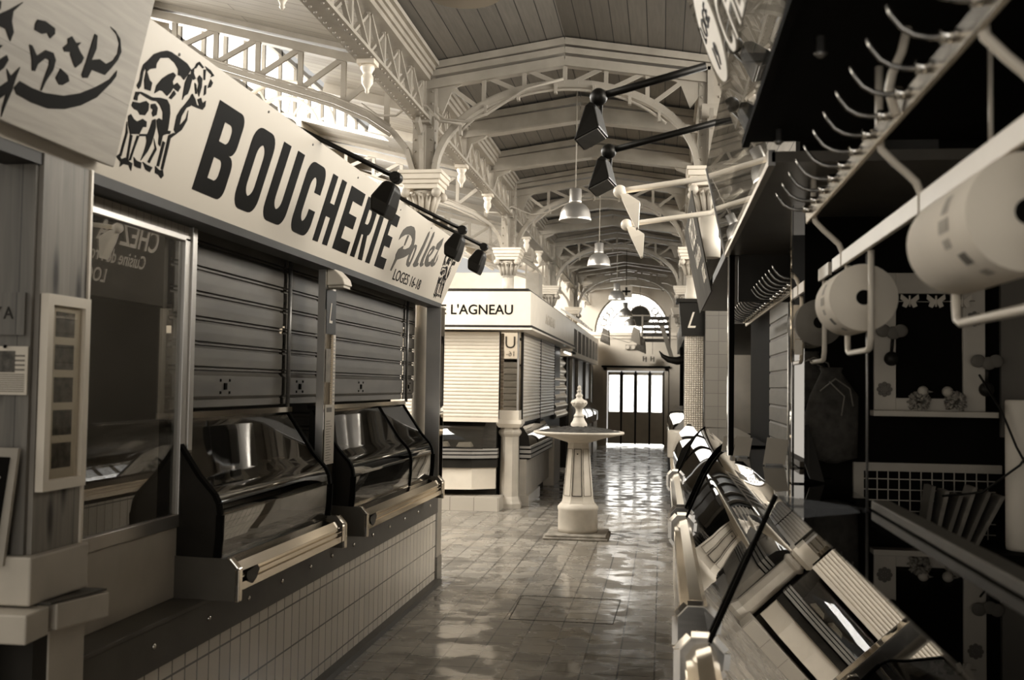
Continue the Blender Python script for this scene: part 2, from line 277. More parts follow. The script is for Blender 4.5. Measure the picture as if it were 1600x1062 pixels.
POLLET=[[[(6.5049,0.2836),(6.5098,0.3175),(6.5345,0.3545),(6.5924,0.3848),(6.6781,0.4045),(6.7617,0.4084),(6.8204,0.3893),(6.8694,0.346),(6.8895,0.3107),(6.8837,0.2653),(6.8312,0.2267),(6.7446,0.1967),(6.6605,0.1767),(6.6055,0.1636),(6.5548,0.0814),(6.5285,0.0844),(6.5555,0.1665),(6.54,0.1887),(6.5617,0.228),(6.6233,0.2548),(6.6537,0.2651),(6.6561,0.2439),(6.7156,0.2489),(6.7976,0.2726),(6.824,0.3015),(6.8111,0.3312),(6.7518,0.3475),(6.6892,0.3475),(6.6101,0.3325),(6.5455,0.3077)]],
[[(6.671,0.3404),(6.6596,0.303),(6.6587,0.2689),(6.6827,0.2692),(6.6961,0.3051),(6.7069,0.3433)]],
[[(6.9081,0.1505),(6.8575,0.1604),(6.8402,0.1899),(6.8499,0.2418),(6.8816,0.2969),(6.9277,0.3116),(6.9693,0.3123),(6.9846,0.2886),(6.9781,0.2329),(6.9608,0.1857),(6.9446,0.158)],[(6.9206,0.1808),(6.8909,0.1899),(6.8968,0.2352),(6.9213,0.2864),(6.9401,0.2922),(6.9494,0.271),(6.9403,0.2217)]],
[[(7.0206,0.18),(7.0414,0.215),(7.1127,0.3356),(7.1564,0.4276),(7.1841,0.445),(7.1993,0.4175),(7.1665,0.3167),(7.1275,0.2422),(7.1264,0.2059),(7.1571,0.2097),(7.1561,0.1897),(7.0968,0.1728),(7.0574,0.1681)]],
[[(7.1962,0.2012),(7.2026,0.2485),(7.2561,0.3557),(7.2892,0.4477),(7.3193,0.4624),(7.3341,0.4309),(7.2952,0.3275),(7.2631,0.2561),(7.2645,0.2195),(7.2972,0.2248),(7.2938,0.2062),(7.2396,0.1897)]],
[[(7.3548,0.2101),(7.3146,0.2289),(7.3088,0.2754),(7.3447,0.3342),(7.4006,0.3691),(7.4606,0.372),(7.4715,0.3514),(7.4354,0.3123),(7.3791,0.2777),(7.4118,0.2477),(7.4665,0.2578),(7.5023,0.2865),(7.5225,0.2613),(7.469,0.2237),(7.4132,0.2102)],[(7.3416,0.2898),(7.3522,0.3183),(7.4122,0.3502),(7.4197,0.3341),(7.3847,0.3056)]],
[[(7.5037,0.2313),(7.5284,0.2898),(7.5844,0.3597),(7.4932,0.3578),(7.4995,0.3967),(7.5709,0.4346),(7.6323,0.4632),(7.6401,0.4095),(7.5994,0.3604),(7.581,0.2964),(7.5756,0.2609),(7.6203,0.2734),(7.6323,0.3311),(7.6527,0.2949),(7.6181,0.2485),(7.5554,0.2271)]]]
KANA=[[(2.4829,0.3005),(2.4866,0.3142),(2.5157,0.3211),(2.5625,0.3176),(2.5696,0.3042),(2.5561,0.2869),(2.54,0.2962),(2.5191,0.2867),(2.4879,0.2869)],
[(2.4859,0.2465),(2.496,0.2477),(2.5272,0.2291),(2.5549,0.2539),(2.5869,0.2576),(2.6061,0.2433),(2.6088,0.2165),(2.5939,0.1798),(2.5881,0.1506),(2.5835,0.1538),(2.5833,0.1857),(2.5862,0.2232),(2.58,0.2349),(2.5618,0.2336),(2.5404,0.2109),(2.5381,0.19),(2.5264,0.1886),(2.5136,0.2135)],
[(2.6284,0.3107),(2.642,0.3223),(2.6677,0.3124),(2.6878,0.3206),(2.679,0.3068),(2.6973,0.2963),(2.7207,0.2873),(2.719,0.2724),(2.6982,0.2501),(2.6885,0.2556),(2.6601,0.2747),(2.6558,0.2826),(2.6321,0.2748),(2.6201,0.2824),(2.6348,0.2989)],
[(2.6294,0.1997),(2.6371,0.2291),(2.6772,0.2213),(2.6899,0.2086),(2.6663,0.1898),(2.6515,0.1878)],
[(2.7363,0.362),(2.7502,0.362),(2.7645,0.3281),(2.7588,0.2924),(2.7947,0.3063),(2.8322,0.3035),(2.8582,0.3218),(2.8705,0.3483),(2.8633,0.376),(2.8381,0.3949),(2.7956,0.4047),(2.8243,0.4025),(2.8598,0.3899),(2.8853,0.3582),(2.8805,0.3315),(2.8616,0.3004),(2.841,0.273),(2.8063,0.2707),(2.7729,0.2677),(2.7662,0.2413),(2.7444,0.2347),(2.7361,0.2418),(2.7371,0.2854),(2.7367,0.3237)],
[(2.4795,0.1278),(2.493,0.1495),(2.5443,0.1469),(2.6024,0.1493),(2.6876,0.1654),(2.7555,0.1921),(2.8205,0.2306),(2.8713,0.2682),(2.893,0.3026),(2.898,0.2864),(2.8842,0.262),(2.8364,0.203),(2.773,0.1606),(2.7059,0.1316),(2.6361,0.1144),(2.5625,0.1115),(2.4964,0.1151)],
[(2.3248,0.2607),(2.3763,0.3006),(2.4134,0.3337),(2.3893,0.3012),(2.3944,0.2775),(2.414,0.2545),(2.4114,0.23),(2.3837,0.2524),(2.3299,0.2501)],
[(2.3754,0.1564),(2.4155,0.1949),(2.4268,0.1856),(2.4187,0.1615),(2.3879,0.1306)],
[(2.4099,0.0988),(2.4511,0.1369),(2.4312,0.1633),(2.4543,0.1509),(2.4766,0.1819),(2.474,0.1525),(2.4744,0.1175),(2.4687,0.0808),(2.466,0.0451),(2.4595,0.0652),(2.4573,0.1038),(2.4227,0.0724)],
[(2.3525,0.2037),(2.3904,0.2122),(2.3648,0.1783)],
[(2.3044,0.3027),(2.3373,0.307),(2.3432,0.2883),(2.3163,0.2783)]]
# ------------------------------------------------------------------ setting
XL,XR=-1.98,.36; XM=(XL+XR)/2; YC=[8.5,13.5,18.5,23.5]; YE=28.2
ORD=['nearest','second','third','fourth','fifth','sixth']
def struct(name,mb,m,parent=None,bevel=0): return obj(name,mb,m,parent,bevel,kind='structure')
f=MB(); f.box(-9,3.2,-3,YE+.3,-.1,0); struct('floor',f,'floor')
f=MB()
for a,b in (((XL-.08,4.20),(XM,4.40)),((XM,4.40),(XR+.08,4.20))): f.hexa([(a[0],-3,a[1]),(b[0],-3,b[1]),(b[0],-3,b[1]+.05),(a[0],-3,a[1]+.05)],[(a[0],YE,a[1]),(b[0],YE,b[1]),(b[0],YE,b[1]+.05),(a[0],YE,a[1]+.05)])
struct('ceiling',f,'roofnave')
AX=-4.55; AZ=4.86
f=MB()
for xa,za,ya,yb in ((AX,AZ,-3,9.1),(-3.4,4.571,9.1,12.7),(AX,AZ,12.7,YE)): f.hexa([(xa,ya,za),(XL-.1,ya,4.24),(XL-.1,ya,4.29),(xa,ya,za+.05)],[(xa,yb,za),(XL-.1,yb,4.24),(XL-.1,yb,4.29),(xa,yb,za+.05)])
struct('ceiling_left',f,'roofaisle')
f=MB(); f.box(XR+.1,3.2,-3,YE,4.2,4.25); struct('ceiling_right',f,'roofnave')
f=MB(); f.box(3.1,3.2,-3,YE+.3,0,4.3); struct('wall_right',f,'light_wall')
w3=thing('added_window_3',None,None,(3.05,8,2.75)); w3['kind']='structure'  # unseen glowing window, added so the long sign is lit from the right
f=MB(); f.box(3.08,3.09,3,16,2.75,4.1); obj('window_pane',f,'pane',w3)
f=MB()
for k in range(3,17): f.box(3.04,3.1,k-.03,k+.03,2.75,4.1)
for z in (2.75,3.4,4.06): f.box(3.04,3.1,3,16,z,z+.05)
obj('window_mullions',f,'iron',w3)
# end wall with doorway and arched window
DX0,DX1,DZ=-1.56,.15,2.07
f=MB(); f.box(-9,DX0,YE,YE+.2,0,3.0); f.box(DX1,3.2,YE,YE+.2,0,3.0); f.box(DX0,DX1,YE,YE+.2,DZ,3.0); f.box(-9,XL-.1,YE,YE+.2,3.0,4.6); f.box(XR+.1,3.2,YE,YE+.2,3.0,4.6); struct('wall_end',f,'light_wall')
# spandrel of the end wall round the arched opening
arc=[(XM+1.0*math.cos(R(a)),3.0+1.08*math.sin(R(a))) for a in range(0,181,10)]
for side in (0,1):
    pass
f=MB()
for i in range(len(arc)-1):
    (x0,z0),(x1,z1)=arc[i],arc[i+1]; f.prism([(x0,z0),(x0,4.6),(x1,4.6),(x1,z1)],'Y',YE,YE+.2)
f.box(XL-.1,XM-1.0,YE,YE+.2,3.0,4.6); f.box(XM+1.0,XR+.1,YE,YE+.2,3.0,4.6); struct('wall_end_gable',f,'light_wall')
f=MB(); f.box(XL,XR,YE-.12,YE,2.92,3.0); f.box(XL,XR,YE-.05,YE,2.84,2.92); struct('trim_1',f,'white')
win=thing('window_1',None,None,(XM,YE+.1,3.0)); win['kind']='structure'
f=MB(); f.prism([(XM-1.0,3.0)]+[(x,z) for x,z in arc[::-1]][0:0]+[(x,z) for x,z in arc],'Y',YE+.15,YE+.16); obj('window_pane',f,'pane',win)
f=MB()
for a in range(0,181,10):
    pass
f.tube([(XM+.62*math.cos(R(a)),YE+.08,3.0+.66*math.sin(R(a))) for a in range(0,181,9)],.015,6)
f.tube([(XM+.98*math.cos(R(a)),YE+.08,3.0+1.06*math.sin(R(a))) for a in range(0,181,9)],.03,6)
for a in range(12,180,12): f.bar((XM+.62*math.cos(R(a)),YE+.08,3+.66*math.sin(R(a))),(XM+.98*math.cos(R(a)),YE+.08,3+1.06*math.sin(R(a))),.014)
for k in range(-3,4): f.bar((XM+k*.2,YE+.08,3),(XM+k*.2,YE+.08,3+.66*math.sqrt(max(0,1-(k*.2/.62)**2))),.012)
for zz in (3.2,3.42): f.bar((XM-.9,YE+.08,zz),(XM+.9,YE+.08,zz),.014)
for a in (18,30,42,138,150,162): f.tube([(XM+.8*math.cos(R(a))+.085*math.cos(R(t)),YE+.08,3+.86*math.sin(R(a))+.085*math.sin(R(t))) for t in range(0,361,30)],.016,5)
obj('window_frame',f,'iron',win)
# doors
d=thing('door_1',None,None,((DX0+DX1)/2,YE+.05,0)); d['kind']='structure'
lw=(DX1-DX0-.22)/4
f=MB(); f.box(DX0,DX0+.1,YE-.03,YE+.12,0,DZ); f.box(DX1-.1,DX1,YE-.03,YE+.12,0,DZ); f.box(DX0,DX1,YE-.03,YE+.12,DZ-.08,DZ); obj('door_frame',f,'door',d)
f=MB(); f.box(DX0-.05,DX1+.05,YE-.06,YE+.0,DZ,DZ+.05); obj('lintel',f,'matte',d)
for k in range(4):
    x0=DX0+.11+k*lw; x1=x0+lw
    f=MB(); f.box(x0+.02,x1-.02,YE,YE+.05,.06,.9); f.box(x0+.02,x0+.05,YE,YE+.05,.9,1.93); f.box(x1-.05,x1-.02,YE,YE+.05,.9,1.93); f.box(x0+.02,x1-.02,YE,YE+.05,1.87,1.95); lf=obj('door_leaf',f,'door',d)
    f=MB(); f.box(x0+.05,x1-.05,YE+.02,YE+.03,.9,1.87); obj('door_pane',f,'pane',lf)
    f=MB(); f.box(x1-.02,x1+.02,YE-.01,YE+.05,.04,1.98); obj('hinge_post',f,'matte',lf)
f=MB(); f.box(DX0+.1,DX1-.1,YE+.06,YE+.07,.005,.06); obj('door_gap_light',f,'pane',d)
# left side of the hall: high glazed clerestory
f=MB(); f.box(-6.6,-6.5,-3,YE+.3,0,2.6); struct('wall_left',f,'light_wall')
f=MB(); f.box(AX-.06,AX,-3,9.1,AZ-.2,AZ+.08); f.box(AX-.06,AX,12.7,YE,AZ-.2,AZ+.08); struct('trim_2',f,'white')
w2=thing('window_2',None,None,(-6.5,14,4)); w2['kind']='structure'
f=MB(); f.box(-6.58,-6.57,-1,YE,2.6,7.2); obj('window_pane',f,'pane',w2)
f=MB()
for k in range(0,40): f.box(-6.52,-6.46,-1+k*.75,-.94+k*.75,2.6,7.2)
for z in (2.6,3.4,4.3,5.2,6.1,7.1): f.box(-6.52,-6.46,-1,YE,z,z+.08)
obj('window_mullions',f,'iron',w2)
# fan-headed gable screen seen through the first aisle arch
g=thing('fan_window','white fan-headed window screen with radiating bars above the long butcher sign','window frame',(-5.65,15,4.3))
f=MB(); cx,cz,Yf=-5.65,5.25,15.
for rr in (.3,.56,.8): f.tube([(cx+rr*math.cos(R(a)),Yf,cz+rr*math.sin(R(a))) for a in range(0,181,10)],.035,6)
for a in range(0,181,20): f.bar((cx+.3*math.cos(R(a)),Yf,cz+.3*math.sin(R(a))),(cx+.8*math.cos(R(a)),Yf,cz+.8*math.sin(R(a))),.03)
obj('fan_bars',f,'white',g)
for x in (cx-.83,cx-.3,cx+.3,cx+.83): f=MB(); f.box(x-.04,x+.04,Yf-.05,Yf+.05,2.6,cz); obj('screen_post',f,'white',g)
f=MB(); f.box(cx-.87,cx+.87,Yf-.06,Yf+.06,cz-.07,cz); obj('transom',f,'white',g)
# ------------------------------------------------------------------ columns
def column(x,y,label,z0=1.2,group='cast-iron columns along the aisle'):
    t=thing('iron_column',label,'column',(x,y,z0),group)
    f=MB()
    if z0>2.4: f.lathe([(.09,z0),(.09,2.74),(.074,2.77),(.074,2.94)] if z0<2.7 else [(.076,z0),(.074,2.94)],(x,y,0),20)
    else: f.lathe([(.075,z0),(.085,z0+.05),(.072,z0+.12),(.072,2.66),(.092,2.68),(.092,2.74),(.074,2.77),(.074,2.94)],(x,y,0),20)
    obj('shaft',f,'cream',t)
    f=MB(); f.lathe([(.074,2.93),(.078,3.0),(.09,3.07),(.125,3.13),(.12,3.15)],(x,y,0),16)
    for k in range(12):
        a=2*math.pi*k/12; q=Vector((math.cos(a),math.sin(a),0)); c=Vector((x,y,0))
        f.tube([c+q*.08+Vector((0,0,2.97)),c+q*.1+Vector((0,0,3.06)),c+q*.135+Vector((0,0,3.12)),c+q*.15+Vector((0,0,3.10))],[.016,.026,.02,.008],6)
    for i in (-1,1):
        for j in (-1,1): f.ball((x+i*.13,y+j*.13,3.13),.04)
    obj('capital',f,'cream',t)
    f=MB()
    for h,z,zz in ((.145,3.16,3.20),(.16,3.20,3.235),(.175,3.235,3.28),(.185,3.28,3.31)): f.box(x-h,x+h,y-h,y+h,z,zz)
    obj('abacus',f,'white',t,bevel=.006)
    f=MB(); f.box(x-.09,x+.09,y-.07,y+.07,3.31,4.16); f.box(x-.025,x+.025,y-.11,y-.07,3.31,4.12)
    for s in (-1,1):
        for k in range(8):
            f.ball((x+s*.07,y-.072,3.38+k*.1),.011,u=6,v=4)
    for k in range(8): f.ball((x+.092,y-.04,3.36+k*.1),.011,u=6,v=4)
    obj('pier',f,'iron',t)
    f=MB()      # curved bracket towards the girder, along the aisle
    for s in (-1,1):
        pts=[(y+s*.08,3.33),(y+s*.11,3.5),(y+s*.17,3.62),(y+s*.3,3.70)]
        for a,b in zip(pts,pts[1:]): f.bar((x,a[0],a[1]),(x,b[0],b[1]),.09,.03,up=(1,0,0))
        f.box(x-.07,x+.07,y+s*.10-.05+s*.03,y+s*.10+.05+s*.03,3.70,3.80)
    obj('bracket',f,'iron',t)
    return t
column(XL,8.55,'white iron column with leafy capital behind the right end of the long butcher sign',.9)
column(XL,13.42,'white iron column rising behind the white corner stall sign',2.7)
column(XL,18.5,'third white iron column on the left, in front of the small fascia pictures',2.76)
column(XL,23.5,'farthest white iron column on the left of the aisle',2.78)
column(XR,8.55,'white iron column on the right, half hidden by the clear leaning panels',2.6)
column(XR,13.42,'white iron column rising behind the black sign with script initial',2.6)
column(XR,18.5,'third white iron column on the right of the aisle, beyond the script sign',2.9)
column(XR,23.5,'farthest white iron column on the right of the aisle',2.9)
# ------------------------------------------------------------------ nave trusses
def nave_truss(y,label):
    t=thing('arched_truss',label,'roof truss',(XM,y,3.3),'arched trusses across the aisle')
    f=MB()
    for s in (-1,1):
        e=XL if s<0 else XR
        f.bar((e,y,4.03),(XM,y,4.205),.09,.075); 
    obj('top_chord',f,'iron',t)
    f=MB()
    for s in (-1,1):
        e=XL if s<0 else XR
        f.bar((e,y,4.115),(XM,y,4.29),.12,.05); f.bar((e,y,4.175),(XM,y,4.36),.15,.055)
    obj('cornice',f,'iron',t)
    a=(XR-XL)/2-.1; b=.70; P=lambda d,k=0: (XM+(a-k)*math.cos(R(d)),y,3.31+(b-k)*math.sin(R(d)))
    f=MB()
    for d in range(0,180,6):
        p,q=P(d),P(d+6); f.bar(p,q,.045,.09,up=(0,1,0))
        f.bar((p[0],y,p[2]+.02),(q[0],y,q[2]+.02),.05,.03,up=(0,1,0))
    obj('arch_rib',f,'iron',t)
    f=MB(); f.tube([(XM+(a-.07)*math.cos(R(d)),y-.06,3.27+(b-.01)*math.sin(R(d))) for d in range(35,150,6)],.012,6)
    for d in range(40,150,18): f.box(XM+(a-.07)*math.cos(R(d))-.012,XM+(a-.07)*math.cos(R(d))+.012,y-.08,y-.03,3.25+b*math.sin(R(d))-.02,3.28+b*math.sin(R(d))+.03)
    obj('conduit_pipe',f,'cable',t)
    zt=lambda x:4.03+.175*(1-abs(x-XM)/(XR-XM)); za=lambda x:3.31+b*math.sqrt(max(0,1-((x-XM)/a)**2))
    for k in range(-2,3):
        x=XM+k*.335; f=MB(); f.bar((x,y,za(x)),(x,y,zt(x)),.05,.02,up=(1,0,0)) if False else f.box(x-.017,x+.017,y-.012,y+.012,za(x),zt(x)); obj('post',f,'iron',t)
    for s in (-1,1):
        for k in (0,1,2):
            x0=XM+s*(k*.335+.30); x1=XM+s*(k*.335+.06)
            if k==2: x0=XM+s*.98; x1=XM+s*.72
            f=MB(); f.bar((x0,y,zt(x0)-.02),(x1,y,za(x1)+.02),.022,.034,up=(0,0,1)); obj('brace',f,'iron',t)
        e=XL if s<0 else XR; f=MB()
        f.prism([(e-s*.08,3.9),(e-s*.08,4.02),(e-s*.36,4.06),(e-s*.24,4.0),(e-s*.20,3.9),(e-s*.16,3.80)],'Y',y-.012,y+.012); obj('gusset',f,'iron',t)
    return t
t0=nave_truss(8.5,'nearest arched lattice truss spanning the aisle above the two black spotlights')
for i,y in enumerate(YC[1:]): dup(t0,(0,y-8.5,0),['second arched lattice truss across the aisle, above the nearer hanging bell lamp','third arched lattice truss across the aisle, farther down','farthest arched lattice truss, just before the arched end window'][i])
def rafter(y,label):
    t=thing('roof_rafter',label,'rafter',(XM,y,4.0),'gabled rafters between the trusses')
    f=MB()
    for s in (-1,1):
        e=XL if s<0 else XR
        f.bar((e,y,4.06),(XM,y,4.215),.1,.13)
    obj('beam',f,'iron',t)
    f=MB()
    for s in (-1,1):
        e=XL if s<0 else XR
        f.bar((e,y,4.16),(XM,y,4.335),.16,.06); f.bar((e,y,3.985),(XM,y,4.14),.13,.02)
    obj('moulding',f,'iron',t)
    for s in (-1,1):
        f=MB(); e=XL if s<0 else XR; f.box(e-.05,e+.05,y-.05,y+.05,3.74,4.1); f.prism([(e-s*.05,3.78),(e-s*.05,4.02),(e-s*.28,4.04),(e-s*.22,3.98),(e-s*.1,3.93)],'Y',y-.03,y+.03); obj('end_bracket',f,'iron',t)
    return t
ry=[y0+k for y0 in (3.5,8.5,13.5,18.5,23.5) for k in (1.67,3.33)]
r0=None
for i,y in enumerate(ry):
    lb='%s plain gabled rafter beam under the aisle ceiling, counting from the camera'%(['first','second','third','fourth','fifth','sixth','seventh','eighth','ninth','tenth'][i])
    if i<2: continue
    if r0 is None: r0=rafter(y,lb); r0y=y
    else: dup(r0,(0,y-r0y,0),lb)
# ------------------------------------------------------------------ lattice girders along the aisle
def girder(x,y0,y1,label,rivets=False):
    t=thing('lattice_girder',label,'girder',(x,(y0+y1)/2,3.7),'riveted lattice girders along the aisle')
    f=MB(); f.box(x-.075,x+.075,y0,y1,3.72,3.745)
    if rivets:
        k=0; y=y0
        while y<y1:
            f.lathe([(.011,-.0),(.008,-.008),(.001,-.010)],(x+(.045 if k%2 else -.045),y,3.72),6); y+=.045; k+=1
    obj('bottom_plate',f,'iron',t)
    f=MB(); f.box(x-.07,x+.07,y0,y1,4.05,4.09); f.box(x-.09,x+.09,y0,y1,4.09,4.13); f.box(x-.04,x+.11,y0,y1,4.13,4.17); f.box(x-.02,x+.14,y0,y1,4.17,4.205); obj('top_chord',f,'iron',t)
    n=12; st=(y1-y0)/n
    for k in range(n+1): f=MB(); f.box(x-.012,x+.012,y0+k*st-.02,y0+k*st+.02,3.745,4.05); obj('post',f,'iron',t)
    for k in range(n):
        f=MB(); a=y0+k*st; f.bar((x-.01,a,3.76),(x-.01,a+st,4.04),.02,.03,up=(1,0,0)); f.bar((x+.01,a+st,3.76),(x+.01,a,4.04),.02,.03,up=(1,0,0)); obj('cross_brace',f,'iron',t)
    for yy in (y0+(y1-y0)/3,y0+2*(y1-y0)/3):
        f=MB(); f.box(x-.06,x+.06,yy-.06,yy+.06,3.69,3.72); f.lathe([(.045,0),(.05,-.02),(.035,-.045),(.03,-.06),(.042,-.08),(.04,-.12),(.02,-.15),(.012,-.17),(.016,-.18),(.004,-.195)],(x,yy,3.69),12); obj('pendant_finial',f,'white',t)
    return t
gs={}
for side,x in (('left',XL),('right',XR)):
    for i,(a,b) in enumerate(((3.6,8.4),(8.6,13.3),(13.6,18.4),(18.6,23.4),(23.6,28.1))):
        if side=='right' and i==0: continue
        girder(x,a,b,'%s %s-hand riveted lattice girder bearing the aisle roof'%(ORD[i],side),rivets=(side=='left' and i<2))
# cables slung along girder and truss
f=MB(); f.tube([(XL+.12,8.40,3.98),(XL+.13,8.38,3.78),(XL+.2,8.38,3.72),(XL+.38,8.38,3.7),(XL+.55,8.38,3.76),(XM-.3,8.38,3.96),(XM,8.38,4.03)],.012,6)
f.tube([(XL-.5,8.36,3.86),(XL-.36,8.36,3.76),(XL-.2,8.34,3.75),(XL-.08,8.34,3.84),(XL+.05,8.36,3.83),(XL+.16,8.36,3.7),(XL+.34,8.37,3.68)],.010,6)
obj('electric_cable',f,'cable',label='grey electric cables looped around the top of the nearest left column',cat='cable')
f=MB(); f.tube([(XL-.3,13.3,3.78),(XL-.12,13.3,3.76),(XL+.05,13.3,3.84),(XL+.3,13.3,3.74),(XL+.5,13.3,3.76),(XM-.2,13.3,3.98)],.011,6); obj('electric_cable',f,'cable',label='grey electric cables looped around the top of the second left column',cat='cable')
# ------------------------------------------------------------------ left aisle trusses
def aisle_truss(y,label):
    t=thing('aisle_truss',label,'roof truss',(-3.2,y,3.3),'lattice trusses of the left aisle')
    top=lambda x:4.12+(XL-x)*.25
    f=MB(); f.bar((XL,y,top(XL)),(AX,y,top(AX)),.10,.07); f.bar((XL,y,top(XL)+.08),(AX,y,top(AX)+.08),.16,.05); obj('top_chord',f,'iron',t)
    pts=[(-2.06,3.31),(-2.12,3.5),(-2.25,3.66),(-2.45,3.79),(-2.75,3.92),(-3.2,4.06),(-3.7,4.22),(-4.1,4.36),(-4.55,4.52)]
    f=MB()
    for a,b in zip(pts,pts[1:]): f.bar((a[0],y,a[1]),(b[0],y,b[1]),.045,.09,up=(0,1,0))
    obj('arch_rib',f,'iron',t)
    f=MB(); f.tube([(a[0],y-.07,a[1]-.05) for a in pts[2:]],.016,6); f.tube([(a[0],y-.07,a[1]+.03) for a in pts[2:]],.010,6); obj('conduit_pipe',f,'cable',t)
    def low(x):
        for a,b in zip(pts,pts[1:]):
            if b[0]<=x<=a[0]: return a[1]+(b[1]-a[1])*(x-a[0])/(b[0]-a[0])
    xs=[-2.3,-2.68,-3.06,-3.44,-3.82,-4.2]
    for x in xs: f=MB(); f.box(x-.022,x+.022,y-.012,y+.012,low(x),top(x)); obj('post',f,'iron',t)
    for a,b in zip(xs,xs[1:]): f=MB(); f.bar((b,y,low(b)+.02),(a-.03,y,top(a)-.02),.022,.045); obj('brace',f,'iron',t)
    return t
a0=aisle_truss(8.5,'nearest lattice truss of the left aisle, rising above the long butcher sign')
for i,y in enumerate(YC[1:]): dup(a0,(0,y-8.5,0),['second lattice truss of the left aisle, seen beneath the nearest one','third lattice truss of the left aisle, above the white corner stall','farthest lattice truss of the left aisle'][i])
for i,y in enumerate((10.17,11.83,15.17,16.83)):
    f=MB(); f.bar((XL,y,4.17),(AX if y>12.7 else -3.4,y,4.81 if y>12.7 else 4.526),.1,.1); obj('aisle_rafter',f,'iron',label='%s white rafter beam under the left aisle roof'%(['nearest','second','third','farthest'][i]),cat='rafter',group='rafters of the left aisle roof')
# outer eaves screen with scalloped edge beyond the left aisle
for i,(z,x) in enumerate(((3.55,-5.0),)):
    f=MB(); n=46
    for k in range(n):
        y=9+k*.4; f.prism([(y,z),(y,z-.16),(y+.1,z-.24),(y+.2,z-.28),(y+.3,z-.24),(y+.4,z-.16),(y+.4,z)],'X',x-.01,x+.01)
    obj('scalloped_valance',f,'white',label='white scalloped wooden edging hung beyond the left aisle',cat='valance')
# ------------------------------------------------------------------ bell lamps
def bell(y,label):
    x,z=XM+.01,3.06
    t=thing('pendant_lamp',label,'lamp',(x,y,z),'metal bell lamps hung along the aisle')
    f=MB(); f.lathe([(.145,0),(.148,.006),(.142,.03),(.136,.07),(.122,.11),(.098,.142),(.066,.162),(.056,.168),(.05,.166),(.09,.14),(.125,.07),(.138,.01)],(x,y,z),32); obj('lamp_shade',f,'lamp',t)
    f=MB(); f.lathe([(.056,.165),(.058,.18),(.056,.185),(.056,.29),(.05,.296),(.01,.30)],(x,y,z),20); obj('lamp_housing',f,'lamp',t)
    f=MB(); f.tube([(x,y,z+.29),(x+.004,y,z+.8),(x,y,4.37)],.006,6); obj('cord',f,'cable',t)
    f=MB(); f.lathe([(.12,.012),(.05,.005),(.01,.004)],(x,y,z),20); obj('diffuser',f,'paper',t)
    return t
b0=bell(9.55,'metal bell lamp hanging nearest, beside the two black spotlights')
for y,l in ((13.2,'second metal bell lamp hanging down the aisle, under the second arch'),(18.4,'third metal bell lamp hanging in front of the third arch'),(22.6,'fourth metal bell lamp hanging before the arched end window'),(26,'farthest metal bell lamp, hanging low before the end wall'),(4.1,'bell lamp cut off by the top edge of the picture')): dup(b0,(0,y-9.55,.055 if y<5 else 0),l)
# ================================================================== LEFT: butcher's stall
UPS=Vector((.15,0,.49)).normalized(); SO=Vector((-1.75,0,2.2)); NS=Vector((UPS.z,0,-UPS.x))
def SM(off=0.): return frame(SO+NS*off,(0,1,0),UPS)
# base wall with tiles, steel band, ledge, gutter, end post
t=thing('counter_base','white-tiled base wall with grey band under the left display cases','counter base',(-2.,5.5,0))
f=MB(); f.box(-2.4,-1.755,3.03,8.2,0,.56); obj('tiled_wall',f,'walltile',t)
f=MB(); f.box(-2.4,-1.742,3.03,8.2,.55,.70); obj('band',f,'zinc',t)
f=MB()
for k,y in enumerate((3.5,3.95,4.35,4.75,5.15,5.5,5.9,6.3,6.7,7.1,7.5,7.9)): f.lathe([(.012,0),(.010,.006),(.003,.008)],(-1.742,y,.635),10,axis='X')
obj('bolt',f,'chrome',t)
f=MB(); f.box(-2.2,-1.735,2.9,3.98,.70,.718); f.box(-2.2,-1.738,3.98,8.2,.70,.71); obj('ledge',f,'zinc',t,bevel=.003)
f=MB(); f.box(-1.755,-1.70,3.03,8.2,.0,.035); obj('skirting',f,'darkwood',t)
t=thing('corner_post','pale corner post at the far end of the tiled counter base','post',(-1.8,8.27,0))
f=MB(); f.box(-1.86,-1.745,8.2,8.36,.0,2.18); obj('shaft',f,'alu',t)
f=MB(); f.box(-1.865,-1.738,8.195,8.365,.0,.2); obj('kick_plate',f,'steel',t)
f=MB(); f.box(-1.744,-1.742,8.21,8.34,.72,2.17); obj('mirror_strip',f,'mirror',t)
# body of the stall: back volume, ceiling
t=thing('stall_shell','plain dark roof and rear walls of the butcher stall behind its shutters','stall',(-3.4,6,0))
f=MB(); f.box(-4.6,-1.80,3.97,8.4,2.2,2.24); f.box(-2.05,-1.80,2.0,3.97,2.26,2.30); obj('stall_ceiling',f,'dark',t)
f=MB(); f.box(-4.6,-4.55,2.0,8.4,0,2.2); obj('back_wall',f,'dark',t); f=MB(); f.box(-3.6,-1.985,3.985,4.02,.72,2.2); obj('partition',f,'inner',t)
# far end of stall facing the cross aisle: brown shutter and sign (seen in the pillar mirror)
t=thing('end_shutter','brown roller shutter on the far end wall of the butcher stall','shutter',(-3.2,8.4,0))
prof=[]
z=.06
while z<1.95: prof+=[(8.42,z),(8.435,z+.02),(8.435,z+.09),(8.42,z+.105)]; z+=.112
f=MB(); f.strip(prof,'X',-4.5,-2.2,.01); obj('slats',f,'brown',t)
t=thing('end_sign','white sign with black capitals on the far end of the butcher stall','sign',(-3.2,8.45,2.02))
f=MB(); f.box(-4.6,-2.0,8.40,8.44,2.02,2.5); obj('board',f,'sign',t)
M=frame((-2.1,8.442,2.2),(-1,0,0),(0,0,1)); text('lettering','BOUCHERIE',.30,M,'signblack',t); M=frame((-2.1,8.442,2.06),(-1,0,0),(0,0,1)); text('lettering','LOGES 16-18',.13,M,'signblack',t)
